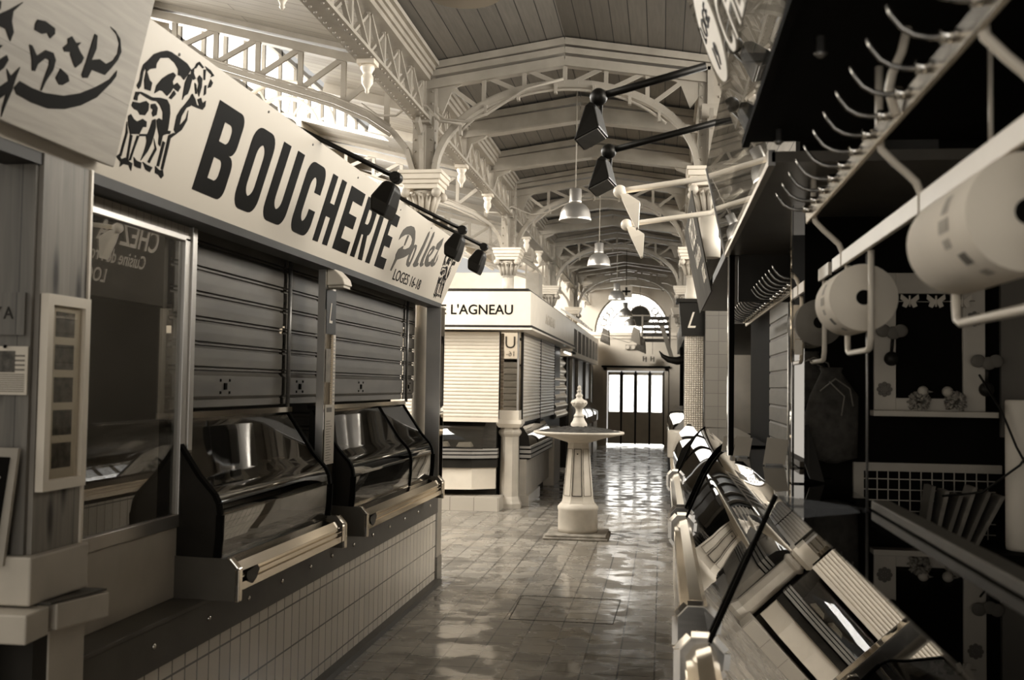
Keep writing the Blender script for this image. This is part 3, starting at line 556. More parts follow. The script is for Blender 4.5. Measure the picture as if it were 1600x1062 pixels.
# ---------- shutters
def shutter(y0,y1,label):
    t=thing('roller_shutter',label,'shutter',(-1.97,(y0+y1)/2,1.44),'brown slatted shutters over the butcher counter')
    prof=[(-1.97,1.44),(-1.962,1.445),(-1.962,1.475),(-1.97,1.48)]; z=1.482
    prof+=[(-1.965,z),(-1.955,z+.01),(-1.955,z+.1),(-1.965,z+.108)]; z+=.118
    while z<2.19:
        prof+=[(-1.974,z),(-1.974,z+.005),(-1.960,z+.007),(-1.960,z+.014),(-1.974,z+.016),(-1.974,z+.021),(-1.957,z+.023),(-1.956,z+.06),(-1.957,z+.1),(-1.972,z+.103)]; z+=.107
    f=MB(); f.strip(prof,'Y',y0,y1,.008); obj('slats',f,'brown',t)
    f=MB(); yc=y0+(y1-y0)*.42
    f.box(-1.957,-1.948,yc-.012,yc+.012,1.52,1.55)
    for dy in (-.05,.05):
        for dz in (-.025,.03): f.box(-1.957,-1.951,yc+dy-.006,yc+dy+.006,1.532+dz-.006,1.532+dz+.006)
    obj('lock',f,'matte',t)
    return t
shutter(4.02,5.26,'brown slatted shutter beside the shop window, above the nearest glass case')
shutter(5.31,5.84,'narrow brown slatted shutter just left of the slim mirror post')
shutter(5.90,7.83,'wide brown slatted shutter right of the slim mirror post')
shutter(7.88,8.2,'narrow brown slatted shutter at the far end of the butcher counter')
for y,l in ((5.285,'thin steel guide rod between the two left shutters'),(7.855,'thin steel guide rod between the two right shutters')):
    f=MB(); f.tube([(-1.93,y,1.42),(-1.93,y,2.2)],.011,8); obj('shutter_guide',f,'steel',label=l,cat='rod')
# ---------- display cases
def case(y0,y1,label,joint=None,mir=False):
    s=-1 if not mir else 1
    t=thing('display_case',label,'display case',(-1.9,(y0+y1)/2,.71),'curved glass display cases on the left counter')
    # chrome bumper
    f=MB(); f.prism([(-1.635,.735),(-1.618,.745),(-1.618,.775),(-1.628,.78),(-1.628,.79),(-1.618,.795),(-1.618,.80),(-1.628,.805),(-1.628,.815),(-1.62,.82),(-1.645,.852),(-1.70,.862),(-1.70,.735)],'Y',y0+.03,y1-.03); obj('bumper',f,'chrome',t)
    for y in (y0,y1-.03):
        f=MB(); f.prism([(-1.87,.715),(-1.605,.715),(-1.605,.835),(-1.64,.875),(-1.87,.88)],'Y',y,y+.03); e=obj('end_plate',f,'zinc',t)
        f=MB()
        pr=[(-1.60,.712),(-1.60,.838),(-1.638,.88)]
        for a,b in zip(pr,pr[1:]): f.hexa([(a[0]-.018,y-.002,a[1]),(a[0],y-.002,a[1]),(a[0],y+.034,a[1]),(a[0]-.018,y+.034,a[1])],[(b[0]-.018,y-.002,b[1]),(b[0],y-.002,b[1]),(b[0],y+.034,b[1]),(b[0]-.018,y+.034,b[1])])
        obj('chrome_edge',f,'chrome',e,bevel=.004)
    # badge
    f=MB(); M=frame((-1.617,y0+.17,.79),(0,1,0),(0,0,1)); badge=[(-.06,.02),(.05,.03),(.07,.01),(.04,-.02),(0,-.035),(-.04,-.02),(-.065,0)]
    flat('badge',[badge],M,'black',t,ext=.004)
    gp=[(-1.70,.865),(-1.692,.95),(-1.690,1.04),(-1.697,1.085),(-1.715,1.12),(-1.745,1.152),(-1.78,1.19),(-1.90,1.365),(-1.925,1.405),(-1.94,1.42)]
    segs=[(y0+.03,y1-.03)] if not joint else [(y0+.03,joint-.004),(joint+.004,y1-.03)]
    for a,b in segs:
        f=MB(); f.strip(gp,'Y',a,b,.006,smooth=True)
        obj('glass_front',f,'glass',t)
    if joint:
        f=MB()
        for p,q in zip(gp,gp[1:]): f.bar((p[0]+.004,joint,p[1]),(q[0]+.004,joint,q[1]),.012,.012)
        obj('glass_joint',f,'matte',t)
    # end panels: dark glass cheeks with black rim
    ins=[(-1.95,.865)]+gp+[(-1.95,1.42)]
    for y in (y0+.01,y1-.026):
        f=MB(); f.prism(ins,'Y',y,y+.012); ck=obj('side_panel',f,'dark' ,t)
        f=MB()
        for p,q in zip(gp,gp[1:]): f.bar((p[0],y+.006,p[1]),(q[0],y+.006,q[1]),.03,.014)
        obj('rim',f,'matte',ck)
    f=MB(); f.box(-1.945,-1.715,y0+.03,y1-.03,.87,.90); obj('tray',f,'tray',t)
    f=MB(); f.box(-1.95,-1.945,y0+.03,y1-.03,.87,1.42); obj('back_panel',f,'dark',t)
    f=MB(); f.box(-1.945,-1.80,y0+.03,y1-.03,1.12,1.128); obj('glass_shelf',f,'glass',t)
    f=MB(); f.tube([(-1.72,y0+.03,1.10),(-1.72,y1-.03,1.10)],.01,8); f.box(-1.96,-1.91,y0,y1,1.405,1.43); obj('top_rail',f,'chrome',t)
    return t
case(3.90,5.30,'nearest curved glass display case, right of the shop window')
case(5.68,7.76,'second curved glass display case, beyond the slim mirror post',joint=7.05)
for i,(y,x) in enumerate(((4.35,-1.85),(4.75,-1.84),(4.95,-1.85),(6.05,-1.86))):
    f=MB(); f.lathe([(.02,0),(.03,.008),(.012,.02),(.008,.05),(.03,.058),(.032,.064),(.004,.068)],(x,y,1.128 if i<3 else 1.128),14)
    obj('serving_stand',f,'paper',label=['small pale stand on the glass shelf, nearest in the first case','small pale stand in the middle of the first case','small pale stand at the far side of the first case','small pale stand inside the second glass case'][i],cat='stand')
# ---------- slim mirror post with price ruler
t=thing('mirror_post','slim mirror post with ruler strip and paper list between the two glass cases','post',(-1.8,5.5,.72))
f=MB(); f.box(-1.83,-1.79,5.44,5.62,.72,2.2); obj('shaft',f,'alu',t)
f=MB(); f.box(-1.789,-1.786,5.445,5.615,.75,1.95); obj('mirror_face',f,'mirror',t)
f=MB(); f.box(-1.785,-1.783,5.445,5.61,1.82,2.06); bs=obj('black_sign',f,'black',t)
text('script_initial','L',.16,frame((-1.782,5.48,1.88),(0,1,0),(0,0,1)),'palelet',bs,sx=.8,shear=.35)
f=MB(); f.box(-1.786,-1.782,5.575,5.612,1.2,1.82); rl=obj('ruler_strip',f,'white',t)
f=MB()
for k in range(30): f.box(-1.782,-1.780,5.58,5.60,1.21+k*.02,1.22+k*.02)
obj('ticks',f,'alu',rl)
f=MB(); f.box(-1.780,-1.777,5.44,5.6,1.12,1.44); pl=obj('paper_list',f,'paper',t)
f=MB()
for k in range(16): f.box(-1.777,-1.7765,5.46,5.46+.06+.05*random.random(),1.14+k*.014,1.143+k*.014)
f.box(-1.777,-1.7765,5.46,5.55,1.40,1.425)
obj('printed_lines',f,'text',pl)
f=MB(); f.box(-1.785,-1.782,5.45,5.53,1.56,1.74); nt=obj('notice',f,'papershade',t)
t=thing('wall_light','white bracket light at the top of the slim mirror post','lamp',(-1.76,5.53,2.07))
f=MB(); f.prism([(-1.79,2.20),(-1.79,2.08),(-1.69,2.085),(-1.70,2.12),(-1.74,2.16)],'Y',5.46,5.60); obj('housing',f,'white',t,bevel=.006)
f=MB(); f.box(-1.785,-1.70,5.47,5.59,2.07,2.082); obj('diffuser',f,'paper',t)
# ---------- long sign
t=thing('shop_sign','long white leaning BOUCHERIE sign with two cows and black capitals','sign',(-1.7,5.6,2.19))
f=MB(); f.hexa([tuple(SM(-.03)@Vector((2.5,0,0))),tuple(SM(-.03)@Vector((8.24,-.03,0))),tuple(SM(-.03)@Vector((8.50,.50,0))),tuple(SM(-.03)@Vector((2.5,.515,0)))],[tuple(SM(0)@Vector((2.5,0,0))),tuple(SM(0)@Vector((8.24,-.03,0))),tuple(SM(0)@Vector((8.50,.50,0))),tuple(SM(0)@Vector((2.5,.515,0)))]); obj('board',f,'sign',t)
f=MB(); f.box(-1.86,-1.75,2.5,8.24,2.165,2.2); obj('bottom_rail',f,'dark',t)
Ms=SM(.0015)
flats('cow_emblem',COW,Ms,'signblack',t)
ks=[[(7.86+(u-3.11)*.86,.02+(v-.046)*1.0) for u,v in p] for p in COW]
flats('cow_emblem',ks,SM(.0015),'signblack',t)
def let(ch,y0,y1,s0,s1):
    w_=y1-y0; h=s1-s0; v=min(.088,w_*.34); hh=h*.2; r=min(.05,w_*.25)
    X=lambda a:y0+a; Y=lambda b:s0+b
    B=lambda a,b,c,d: [(X(a),Y(b)),(X(c),Y(b)),(X(c),Y(d)),(X(a),Y(d))]
    rr=lambda a,b,c,d,r,cn=(1,1,1,1): rrect(X(a),X(c),Y(b),Y(d),r,5,cn)
    if ch=='B':
        o=[(X(0),Y(0))]+rrect(X(0),X(w_),Y(0),Y(h*.54),r,5,(0,1,1,0))[1:-1]+[(X(w_*.93),Y(h*.51))]
        up=rrect(X(0),X(w_*.97),Y(h*.5),Y(h),r,5,(0,1,1,0))[1:]
        o=[(X(0),Y(0))]+rrect(X(0),X(w_),Y(0),Y(h*.5),r,5,(0,1,1,0))[1:-1]+up
        return [[o,rr(v,hh*.9,w_-v,h*.42,r*.6,(0,1,1,0)),rr(v,h*.60,w_-v,h-hh*.9,r*.6,(0,1,1,0))]]
    if ch=='O': return [[rr(0,0,w_,h,r*1.4),rr(v*.95,hh*.9,w_-v*.95,h-hh*.9,r)]]
    if ch=='U':
        o=rrect(X(0),X(w_),Y(0),Y(h),r*1.4,5,(1,1,0,0)); i=rrect(X(v),X(w_-v),Y(hh*.9),Y(h+.001),r,5,(1,1,0,0))
        o=[p for p in o[:-2]]+[(X(w_),Y(h)),(X(w_-v),Y(h))]+[p for p in i[:-2]][::-1][0:]+[(X(v),Y(h)),(X(0),Y(h))]
        return [[o]]
    if ch=='C':
        o=rrect(X(0),X(w_),Y(0),Y(h),r*1.4); g0,g1=h*.38,h*.62
        i=rrect(X(v),X(w_-v),Y(hh*.9),Y(h-hh*.9),r)
        n=6   # bl br tr tl, 6 points each
        out=o[n:2*n]; outer=o[2*n:]+o[:n]    # walk: tr, tl, bl, then br
        op=[(X(w_),Y(g1))]+o[2*n:3*n]+o[3*n:]+o[:n]+o[n:2*n]+[(X(w_),Y(g0)),(X(w_-v),Y(g0))]
        ip=[(X(w_-v),Y(g1))]+i[2*n:3*n]+i[3*n:]+i[:n]+i[n:2*n]
        return [[op+ip[::-1]]]
    if ch=='H': return [[[(X(0),Y(0)),(X(v),Y(0)),(X(v),Y(h*.4)),(X(w_-v),Y(h*.4)),(X(w_-v),Y(0)),(X(w_),Y(0)),(X(w_),Y(h)),(X(w_-v),Y(h)),(X(w_-v),Y(h*.6)),(X(v),Y(h*.6)),(X(v),Y(h)),(X(0),Y(h))]]]
    if ch=='E': return [[[(X(0),Y(0)),(X(w_),Y(0)),(X(w_),Y(hh)),(X(v),Y(hh)),(X(v),Y(h*.4)),(X(w_*.9),Y(h*.4)),(X(w_*.9),Y(h*.6)),(X(v),Y(h*.6)),(X(v),Y(h-hh)),(X(w_),Y(h-hh)),(X(w_),Y(h)),(X(0),Y(h))]]]
    if ch=='R':
        o=[(X(0),Y(0)),(X(v),Y(0)),(X(v),Y(h*.4)),(X(w_*.5),Y(h*.4)),(X(w_-v),Y(0)),(X(w_),Y(0)),(X(w_*.8),Y(h*.42))]+rrect(X(0),X(w_),Y(h*.42),Y(h),r,5,(0,1,1,0))[1:]
        return [[o,rr(v,h*.58,w_-v,h-hh*.9,r*.6,(0,1,1,0))]]
    if ch=='I': return [[B(0,0,w_,h)]]
for ch,a,b in (('B',3.67,3.93),('O',4.03,4.265),('U',4.34,4.605),('C',4.69,4.945),('H',5.03,5.255),('E',5.345,5.60),('R',5.665,5.90),('I',5.97,6.055),('E',6.165,6.375)):
    for k in let(ch,a,b,.07,.415): flat('letter',k,Ms,'signblack',t)
for k in POLLET: flat('script_letter',k,Ms,'signgrey',t)
text('loge_number','LOGES 16-18',.105,Ms@Matrix.Translation((6.63,.035,0)),'signblack',t,sx=1.30)
f=MB()
for y,s in ((4.10,.485),(4.66,.478),(5.4,.47),(6.34,.455),(3.3,.47),(7.2,.47),(8.2,.47)):
    q=SM(.0)@Vector((y,s,0)); f.ball(q,.006,u=8,v=5)
obj('screw',f,'steel',t)
# ---------- spotlights over the sign
def spot(y,label,x0=-1.66,z0=2.73,L=.42,tilt=0,m='black',twist=0):
    t=thing('sign_spotlight',label,'spotlight',(x0,y,z0),'black arm spotlights over the long sign')
    x1=x0+L; z1=z0-.21
    f=MB(); f.tube([(x0-.06,y,z0+.03),(x0,y,z0),(x1,y,z1)],.012,10); obj('arm',f,m,t)
    f=MB(); f.lathe([(.026,-.03),(.028,-.02),(.028,.02),(.026,.03)],(x1+.005,y,z1-.005),14,axis='Y'); f.lathe([(.012,-.034),(.012,.034)],(x1+.005,y,z1-.005),10,axis='Y'); obj('pivot',f,m,t)
    # shade: housing that widens downward and points back at the board
    c=Vector((x1-.01,y,z1-.03)); ax=Vector((-.45,0,-.9)).normalized(); sd=Vector((0,1,0)); up=sd.cross(ax)
    q=lambda a,b,cc: c+ax*a+sd*b+up*cc
    f=MB()
    rings=[(0,.05,-.02,.02),(.02,.065,-.04,.03),(.10,.085,-.055,.045),(.16,.085,-.06,.015)]
    prev=None
    for a,hw,u0,u1 in rings:
        ring=[f.bm.verts.new(q(a,-hw,u0)),f.bm.verts.new(q(a,hw,u0)),f.bm.verts.new(q(a,hw,u1)),f.bm.verts.new(q(a,-hw,u1))]
        if prev:
            for k in range(4): f.bm.faces.new([prev[k],prev[(k+1)%4],ring[(k+1)%4],ring[k]])
        else: f.bm.faces.new(ring[::-1])
        prev=ring
    f.bm.faces.new(prev); obj('shade',f,m,t,bevel=.012)
    return t
spot(4.75,'nearest black arm spotlight hanging over the letters of the butcher sign')
spot(6.40,'second black arm spotlight over the script name on the butcher sign')
spot(7.2,'farthest black arm spotlight at the right end of the butcher sign')
# ---------- wooden restaurant sign
t=thing('wooden_sign','pine board sign with black brush characters at upper left','sign',(-1.6,2.4,2.2))
P=lambda y,s,o: tuple(SM(o)@Vector((y,s,0)))
f=MB(); f.hexa([P(1.4,.045,.012),P(3.04,.032,.012),P(2.975,.56,.012),P(1.4,.56,.012)],[P(1.4,.045,.055),P(3.04,.032,.055),P(2.975,.56,.055),P(1.4,.56,.055)]); obj('board',f,'pinesign',t,bevel=.004)
flats('brush_character',KANA,SM(.0565),'signblack',t)
# ---------- pine post and shop window
t=thing('pine_post','knotty pine panelled corner post left of the shop window','post',(-1.9,2.9,1.05))
f=MB(); f.box(-1.90,-1.745,2.76,3.0,1.06,2.2); obj('aisle_face',f,'pine',t)
f=MB(); f.box(-2.6,-1.76,2.745,2.77,1.066,2.2); obj('front_face',f,'pineshaded',t)
f=MB(); f.box(-1.76,-1.738,3.0,3.012,1.06,2.2); obj('edge_strip',f,'white',t)
t=thing('framed_photos','tall narrow white frame holding five small food photographs on the pine post','picture frame',(-1.73,2.87,1.24))
y0,y1,z0,z1=2.762,2.985,1.24,1.80
f=MB(); f.box(-1.742,-1.718,y0,y0+.028,z0,z1); f.box(-1.742,-1.718,y1-.028,y1,z0,z1); f.box(-1.742,-1.718,y0+.028,y1-.028,z0,z0+.03); f.box(-1.742,-1.718,y0+.028,y1-.028,z1-.03,z1); obj('moulding',f,'white',t)
f=MB(); f.box(-1.742,-1.735,y0+.028,y1-.028,z0+.03,z1-.03); obj('mount',f,'paper',t)
for k in range(5): f=MB(); f.box(-1.735,-1.734,y0+.065,y1-.06,z0+.06+k*.095,z0+.133+k*.095); obj('photograph',f,'photo',t)
f=MB(); f.box(-1.731,-1.729,y0+.028,y1-.028,z0+.03,z1-.03); obj('glazing',f,'clear',t)
t=thing('shop_window','aluminium framed shop window above a white boarded panel','shop window',(-1.87,3.6,.72))
f=MB(); f.box(-1.885,-1.855,3.02,3.97,2.105,2.13); f.box(-1.885,-1.855,3.9,3.945,1.03,2.12); f.box(-1.885,-1.855,3.02,3.945,.99,1.04); f.box(-1.90,-1.845,3.945,3.985,.72,2.26); obj('window_frame',f,'alu',t,bevel=.003)
f=MB(); f.box(-1.875,-1.869,3.02,3.9,1.04,2.11); obj('pane',f,'window',t)
f=MB(); f.box(-1.885,-1.865,3.02,3.95,2.13,2.27); obj('upper_boarding',f,'siding',t)
f=MB(); f.box(-1.885,-1.865,3.02,3.95,.72,.995); obj('lower_panel',f,'cream',t)
t=thing('reflection_shelf','made-up shelf on diagonal braces standing in for a reflection in the shop window','shelf',(-2.5,3.9,1.3))  # shelf and braces added behind the pane in place of reflected shapes
f=MB(); f.box(-2.75,-2.35,3.1,3.97,1.36,1.39); obj('board',f,'door',t)
for y in (3.3,3.8): f=MB(); f.bar((-2.38,y,1.36),(-2.72,y,1.02),.03,.03); obj('brace',f,'door',t)
f=MB(); f.box(-2.75,-2.7,3.28,3.4,.72,2.2); obj('reflection_post',f,'dark',label='dark upright added inside the shop window in place of a reflection',cat='post')  # added to stand for an upright reflected in the pane
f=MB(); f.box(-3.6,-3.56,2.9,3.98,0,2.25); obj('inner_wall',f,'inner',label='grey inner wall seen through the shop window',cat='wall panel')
# poster, carved board, chalkboard on the front face
t=thing('paper_notice','printed paper notice with a photo pinned to the pine front','poster',(-1.8,2.74,1.51))
f=MB(); f.box(-1.95,-1.762,2.738,2.742,1.512,1.648); obj('sheet',f,'paper',t)
f=MB(); f.box(-1.875,-1.80,2.7365,2.738,1.575,1.635); obj('photo',f,'photo',t)
f=MB()
for k in range(9):
    if k<4: f.box(-1.80,-1.77,2.737,2.738,1.58+k*.013,1.585+k*.013)
    f.box(-1.94,-1.855,2.737,2.738,1.52+k*.006,1.5225+k*.006); f.box(-1.845,-1.77,2.737,2.738,1.52+k*.006,1.5225+k*.006)
obj('printed_lines',f,'text',t)
f=MB(); f.ball((-1.83,2.735,1.647),.005); obj('pin',f,'matte',t)
t=thing('carved_board','pine board with carved capitals above the paper notice','board',(-1.86,2.74,1.68))
f=MB(); f.box(-2.2,-1.775,2.736,2.744,1.68,1.80); obj('board',f,'pineshaded',t)
text('carved_letters','YA',.05,frame((-1.872,2.735,1.725),(1,0,0),(0,0,1)),'dark',t,sx=.9,space=1.3)
t=thing('chalkboard','small white-framed chalkboard leaning at the lower left edge','chalkboard',(-1.85,2.70,1.04))
f=MB(); 
def cb(x0,x1,z0,z1,y,m,nm,par):
    f=MB(); f.hexa([(x0-.02,y,z0),(x1-.035,y,z0),(x1-.035,y+.012,z0),(x0-.02,y+.012,z0)],[(x0,y+.0,z1),(x1,y+.0,z1),(x1,y+.012,z1),(x0,y+.012,z1)]); return obj(nm,f,m,par)
cb(-2.1,-1.762,1.04,1.365,2.71,'iron','moulding',t); cb(-2.08,-1.785,1.07,1.34,2.705,'matte','slate',t)
text('chalk_writing','jour',.06,frame((-1.905,2.704,1.26),(1,0,0),(0,0,1)),'palelet',t,sx=.9,shear=.3)
# broken tiled pedestal under the post
t=thing('tiled_pedestal','chipped white tiled pedestal with a broken ledge under the pine post','pedestal',(-1.8,2.9,.0))
f=MB(); f.box(-2.6,-1.72,2.72,3.02,.93,1.065); obj('top_block',f,'cream',t,bevel=.006)
f=MB(); f.hexa([(-2.6,2.66,.84),(-1.69,2.66,.84),(-1.69,2.77,.845),(-2.6,2.77,.845)],[(-2.6,2.66,.92),(-1.69,2.66,.92),(-1.69,2.77,.925),(-2.6,2.77,.925)]); f.hexa([(-1.78,2.80,.85),(-1.685,2.80,.85),(-1.67,3.06,.835),(-1.78,3.06,.835)],[(-1.78,2.80,.925),(-1.685,2.80,.925),(-1.67,3.06,.91),(-1.78,3.06,.91)]); obj('ledge',f,'cream',t,bevel=.005)
f=MB(); f.hexa([(-1.78,2.775,.925),(-1.69,2.775,.925),(-1.675,3.05,.915),(-1.78,3.05,.915)],[(-1.78,2.775,.932),(-1.69,2.775,.932),(-1.675,3.05,.922),(-1.78,3.05,.922)]); obj('ledge_top',f,'darkwood',t)
f=MB(); f.box(-1.9,-1.725,2.83,3.02,.0,.84); f.box(-2.6,-1.83,2.69,2.74,0,.84); obj('legs',f,'cream',t,bevel=.004)
f=MB(); f.box(-1.85,-1.73,2.76,2.83,.1,.84); obj('broken_core',f,'dark',t)
# ================================================================== FOUNTAIN
fx,fy=-.86,11.05
t=thing('fountain','octagonal painted fountain pedestal with wide round basin filled with soil in the aisle','fountain',(fx,fy,0))
f=MB(); f.box(fx-.33,fx+.33,fy-.33,fy+.33,0,.025); f.box(fx-.31,fx+.31,fy-.31,fy+.31,.025,.05); obj('plinth',f,'plinth',t,bevel=.008)
f=MB(); f.lathe([(.205,.05),(.207,.09),(.205,.27),(.212,.285),(.212,.31),(.19,.335),(.18,.35)],(fx,fy,0),32); obj('drum',f,'stone',t)
f=MB(); f.lathe([(.185,.345),(.172,.38),(.168,.40),(.115,.96),(.125,.985),(.15,1.0)],(fx,fy,0),8,smooth=False,rot=R(22.5)); obj('shaft',f,'stone',t)
def pan(a):
    f=MB(); n=Vector((math.cos(a),math.sin(a),0)); s=Vector((-math.sin(a),math.cos(a),0)); c=Vector((fx,fy,0)); ap=math.cos(R(22.5))
    pt=lambda u,z: c+n*((.168+(z-.40)*(.115-.168)/.56)*ap+.002)+s*u+Vector((0,0,z))
    w0,w1=.05,.036; z0,z1=.43,.91
    cs=[pt(-w0,z0),pt(w0,z0),pt(w1,z1),pt(-w1,z1)]
    for i in range(4): f.bar(cs[i],cs[(i+1)%4],.006,.006,up=n)
    return f
for k in (5,6,7): obj('panel_outline',pan(R(45*k)),'dark' if k==6 else 'plinth',t)
f=MB(); f.ball((fx,fy-.135,.86),.008); obj('tap_hole',f,'dark',t)
f=MB(); f.lathe([(.12,.975),(.17,.99),(.26,1.02),(.38,1.045),(.46,1.062),(.475,1.075),(.472,1.088),(.455,1.092),(.44,1.08),(.40,1.07),(.02,1.06)],(fx,fy,0),48)
for v in f.bm.verts:
    dx,dy=v.co.x-fx,v.co.y-fy; r=math.hypot(dx,dy)
    if r>.25 and v.co.z<1.07: 
        k=1+.02*math.cos(16*math.atan2(dy,dx)); v.co.x=fx+dx*k; v.co.y=fy+dy*k
obj('basin',f,'stone',t)
t2=thing('finial_urn','carved urn finial standing in the soil of the fountain basin','urn',(fx,fy,1.1))
f=MB(); f.lathe([(.085,1.08),(.085,1.17),(.078,1.18),(.065,1.20),(.055,1.225),(.05,1.24),(.058,1.25),(.05,1.258),(.036,1.28),(.034,1.31),(.042,1.33),(.06,1.345),(.078,1.365),(.084,1.39),(.082,1.405),(.06,1.415),(.036,1.43),(.028,1.445),(.04,1.46),(.036,1.468),(.02,1.485),(.018,1.50),(.03,1.512),(.016,1.52),(.015,1.53),(.02,1.542),(.016,1.555),(.003,1.57)],(fx,fy,0),24); obj('urn_body',f,'stone',t2)
f=MB()
for k in range(14): a=2*math.pi*k/14; f.ball((fx+.076*math.cos(a),fy+.076*math.sin(a),1.385),.014,u=6,v=4)
obj('carved_band',f,'stone',t2)
f=MB(); n=56; rg=[]
for j in range(14):
    r=.435*(1-j/13.)+.004; ring=[]
    for k in range(n):
        a=2*math.pi*k/n; z=1.083+.062*(1-(r/.44)**1.6)+random.uniform(-.006,.008)*(1 if j else .3); ring.append(f.bm.verts.new((fx+r*math.cos(a),fy+r*math.sin(a),z)))
    rg.append(ring)
for a,b in zip(rg,rg[1:]):
    for k in range(n): f.bm.faces.new([a[k],a[(k+1)%n],b[(k+1)%n],b[k]])
obj('soil',f,'soil',label='dark loose soil heaped in the fountain basin',cat='soil',kind='stuff')
f=MB()
pts=[(.52,-.02),(.5,.0)]
f.prism([(-.99,8.98),(-.44,8.93),(-.42,9.16),(-.96,9.2)],'Z',.0005,.0025); 
mh=thing('manhole_cover','tiled rectangular inspection cover in the floor before the fountain','floor cover',(-.9,7.65,0))
f.bm.free()
f=MB()
X0,X1,Y0,Y1=-1.0,-.31,7.05,7.85
for a,b in (((X0,Y0),(X1,Y0)),((X1,Y0),(X1+.02,Y1)),((X1+.02,Y1),(X0-.02,Y1)),((X0-.02,Y1),(X0,Y0))): f.bar((a[0],a[1],.001),(b[0],b[1],.001),.006,.003)
obj('metal_edge',f,'dark',mh)
# ================================================================== CORNER STALL
t=thing('corner_stall','white corner stall with DE L\'AGNEAU fascia and rolled-down white shutters','stall',(-2.2,15,0))
f=MB(); f.box(-4.6,-1.62,12.92,19.4,2.30,2.72); fb=obj('fascia',f,'white',t)
f=MB(); f.box(-4.62,-1.60,12.90,19.42,2.27,2.30); obj('fascia_trim',f,'dark',fb)
f=MB(); f.box(-4.62,-1.60,12.895,19.42,2.245,2.27); obj('soffit',f,'white',fb)
f=MB(); f.box(-4.6,-1.66,12.96,19.3,2.72,2.76); obj('roof_edge',f,'dark',t)
M=frame((-2.89,12.917,2.435),(1,0,0),(0,0,1)); text('lettering','DE L\'AGNEAU',.172,M,'signblack',fb,sx=.98,bold=.0028)
M=frame((-1.617,14.6,2.42),(0,1,0),(0,0,1)); text('lettering','AGNEAU',.2,M,'palelet',fb,sx=1.6)
f=MB(); f.box(-4.5,-2.08,13.3,19.2,.0,2.25); obj('body',f,'dark',t)
f=MB(); f.box(-1.86,-1.83,12.8+.0,12.83,2.68,2.71); f.bm.free()
def wshut(p0,p1,axis,z0,z1,flip,name='white_shutter'):
    prof=[];z=z0
    prof+=[(0,z),(.012,z+.003),(.012,z+.05),(0,z+.055)]; z+=.058
    while z<z1-.04: prof+=[(.0,z),(.010,z+.008),(.013,z+.022),(.010,z+.036),(.0,z+.044)]; z+=.045
    f=MB()
    if axis=='X': f.strip([(13.10-a,b) for a,b in prof],'X',p0,p1,-.006)
    else: f.strip([(flip+a,b) for a,b in prof],'Y',p0,p1,.006)
    return obj(name,f,'slat',t)
wshut(-4.4,-2.03,'X',1.09,2.26,0)
wshut(13.62,15.55,'Y',1.08,2.26,-1.80); wshut(15.62,17.6,'Y',1.08,2.26,-1.80)
for y in (13.57,15.585,17.63): f=MB(); f.box(-1.83,-1.785,y-.02,y+.02,1.0,2.26); obj('shutter_guide',f,'dark',t)
f=MB(); f.box(-2.08,-1.83,13.5,19.0,.0,2.26); obj('side_body',f,'dark',t)
# pillar pedestal with mirror cladding
px,py=-1.925,13.42
t=thing('mirror_pillar','octagonal white pedestal with a mirrored upper pillar at the stall corner','pillar',(px,py,0))
f=MB(); f.lathe([(.165,0),(.165,.06),(.15,.09),(.14,.12),(.128,.15),(.118,.90),(.13,.915),(.15,.94),(.155,.965),(.14,.99),(.125,1.0),(.13,1.02)],(px,py,0),8,smooth=False,rot=R(22.5)); obj('pedestal',f,'cream',t)
f=MB(); f.hexa([(px-.13,py-.13,1.02),(px+.13,py-.13,1.02),(px+.13,py+.13,1.02),(px-.13,py+.13,1.02)],[(px-.165,py-.165,1.07),(px+.165,py-.165,1.07),(px+.165,py+.165,1.07),(px-.165,py+.165,1.07)]); f.box(px-.165,px+.165,py-.165,py+.165,1.07,1.12); f.box(px-.125,px+.125,py-.125,py+.125,1.12,1.24); obj('cap',f,'white',t)
f=MB(); f.box(px-.12,px+.12,py-.12,py+.12,1.24,2.25); obj('core',f,'alu',t)
f=MB(); f.box(px-.118,px+.095,py-.124,py-.121,1.24,2.25); f.box(px+.121,px+.124,py-.118,py+.118,1.24,2.25); obj('mirror_panel',f,'mirror',t)
# cases below the white shutters
t=thing('corner_case','striped chrome and white display counter under the white front shutter','display case',(-2.6,13,.16))
f=MB(); f.prism([(-4.4,12.98),(-2.75,12.98),(-2.35,13.06),(-2.08,13.25),(-2.08,13.3),(-4.4,13.3)],'Z',.25,.52); obj('body',f,'white',t)
f=MB(); f.prism([(-4.4,12.95),(-2.75,12.95),(-2.35,13.03),(-2.06,13.22),(-2.06,13.3),(-4.4,13.3)],'Z',.52,.62); obj('dark_band',f,'dark',t)
f=MB()
for a,b in ((.64,.675),(.69,.72),(.735,.76)): f.prism([(-4.4,12.92),(-2.75,12.92),(-2.34,13.0),(-2.05,13.19),(-2.05,13.3),(-4.4,13.3)],'Z',a,b)
obj('chrome_rails',f,'alu',t)
f=MB(); f.prism([(-4.4,12.94),(-2.75,12.94),(-2.35,13.02),(-2.06,13.21),(-2.06,13.3),(-4.4,13.3)],'Z',.62,.76); obj('dark_core',f,'matte',t)
f=MB(); f.strip([(12.96,.76),(13.0,.9),(13.1,1.04),(13.2,1.09)],'X',-4.3,-2.2,.005,smooth=True); obj('glass_front',f,'glass',t)
f=MB(); f.box(-4.4,-2.08,13.24,13.3,.76,1.09); obj('back_panel',f,'darkwood',t)
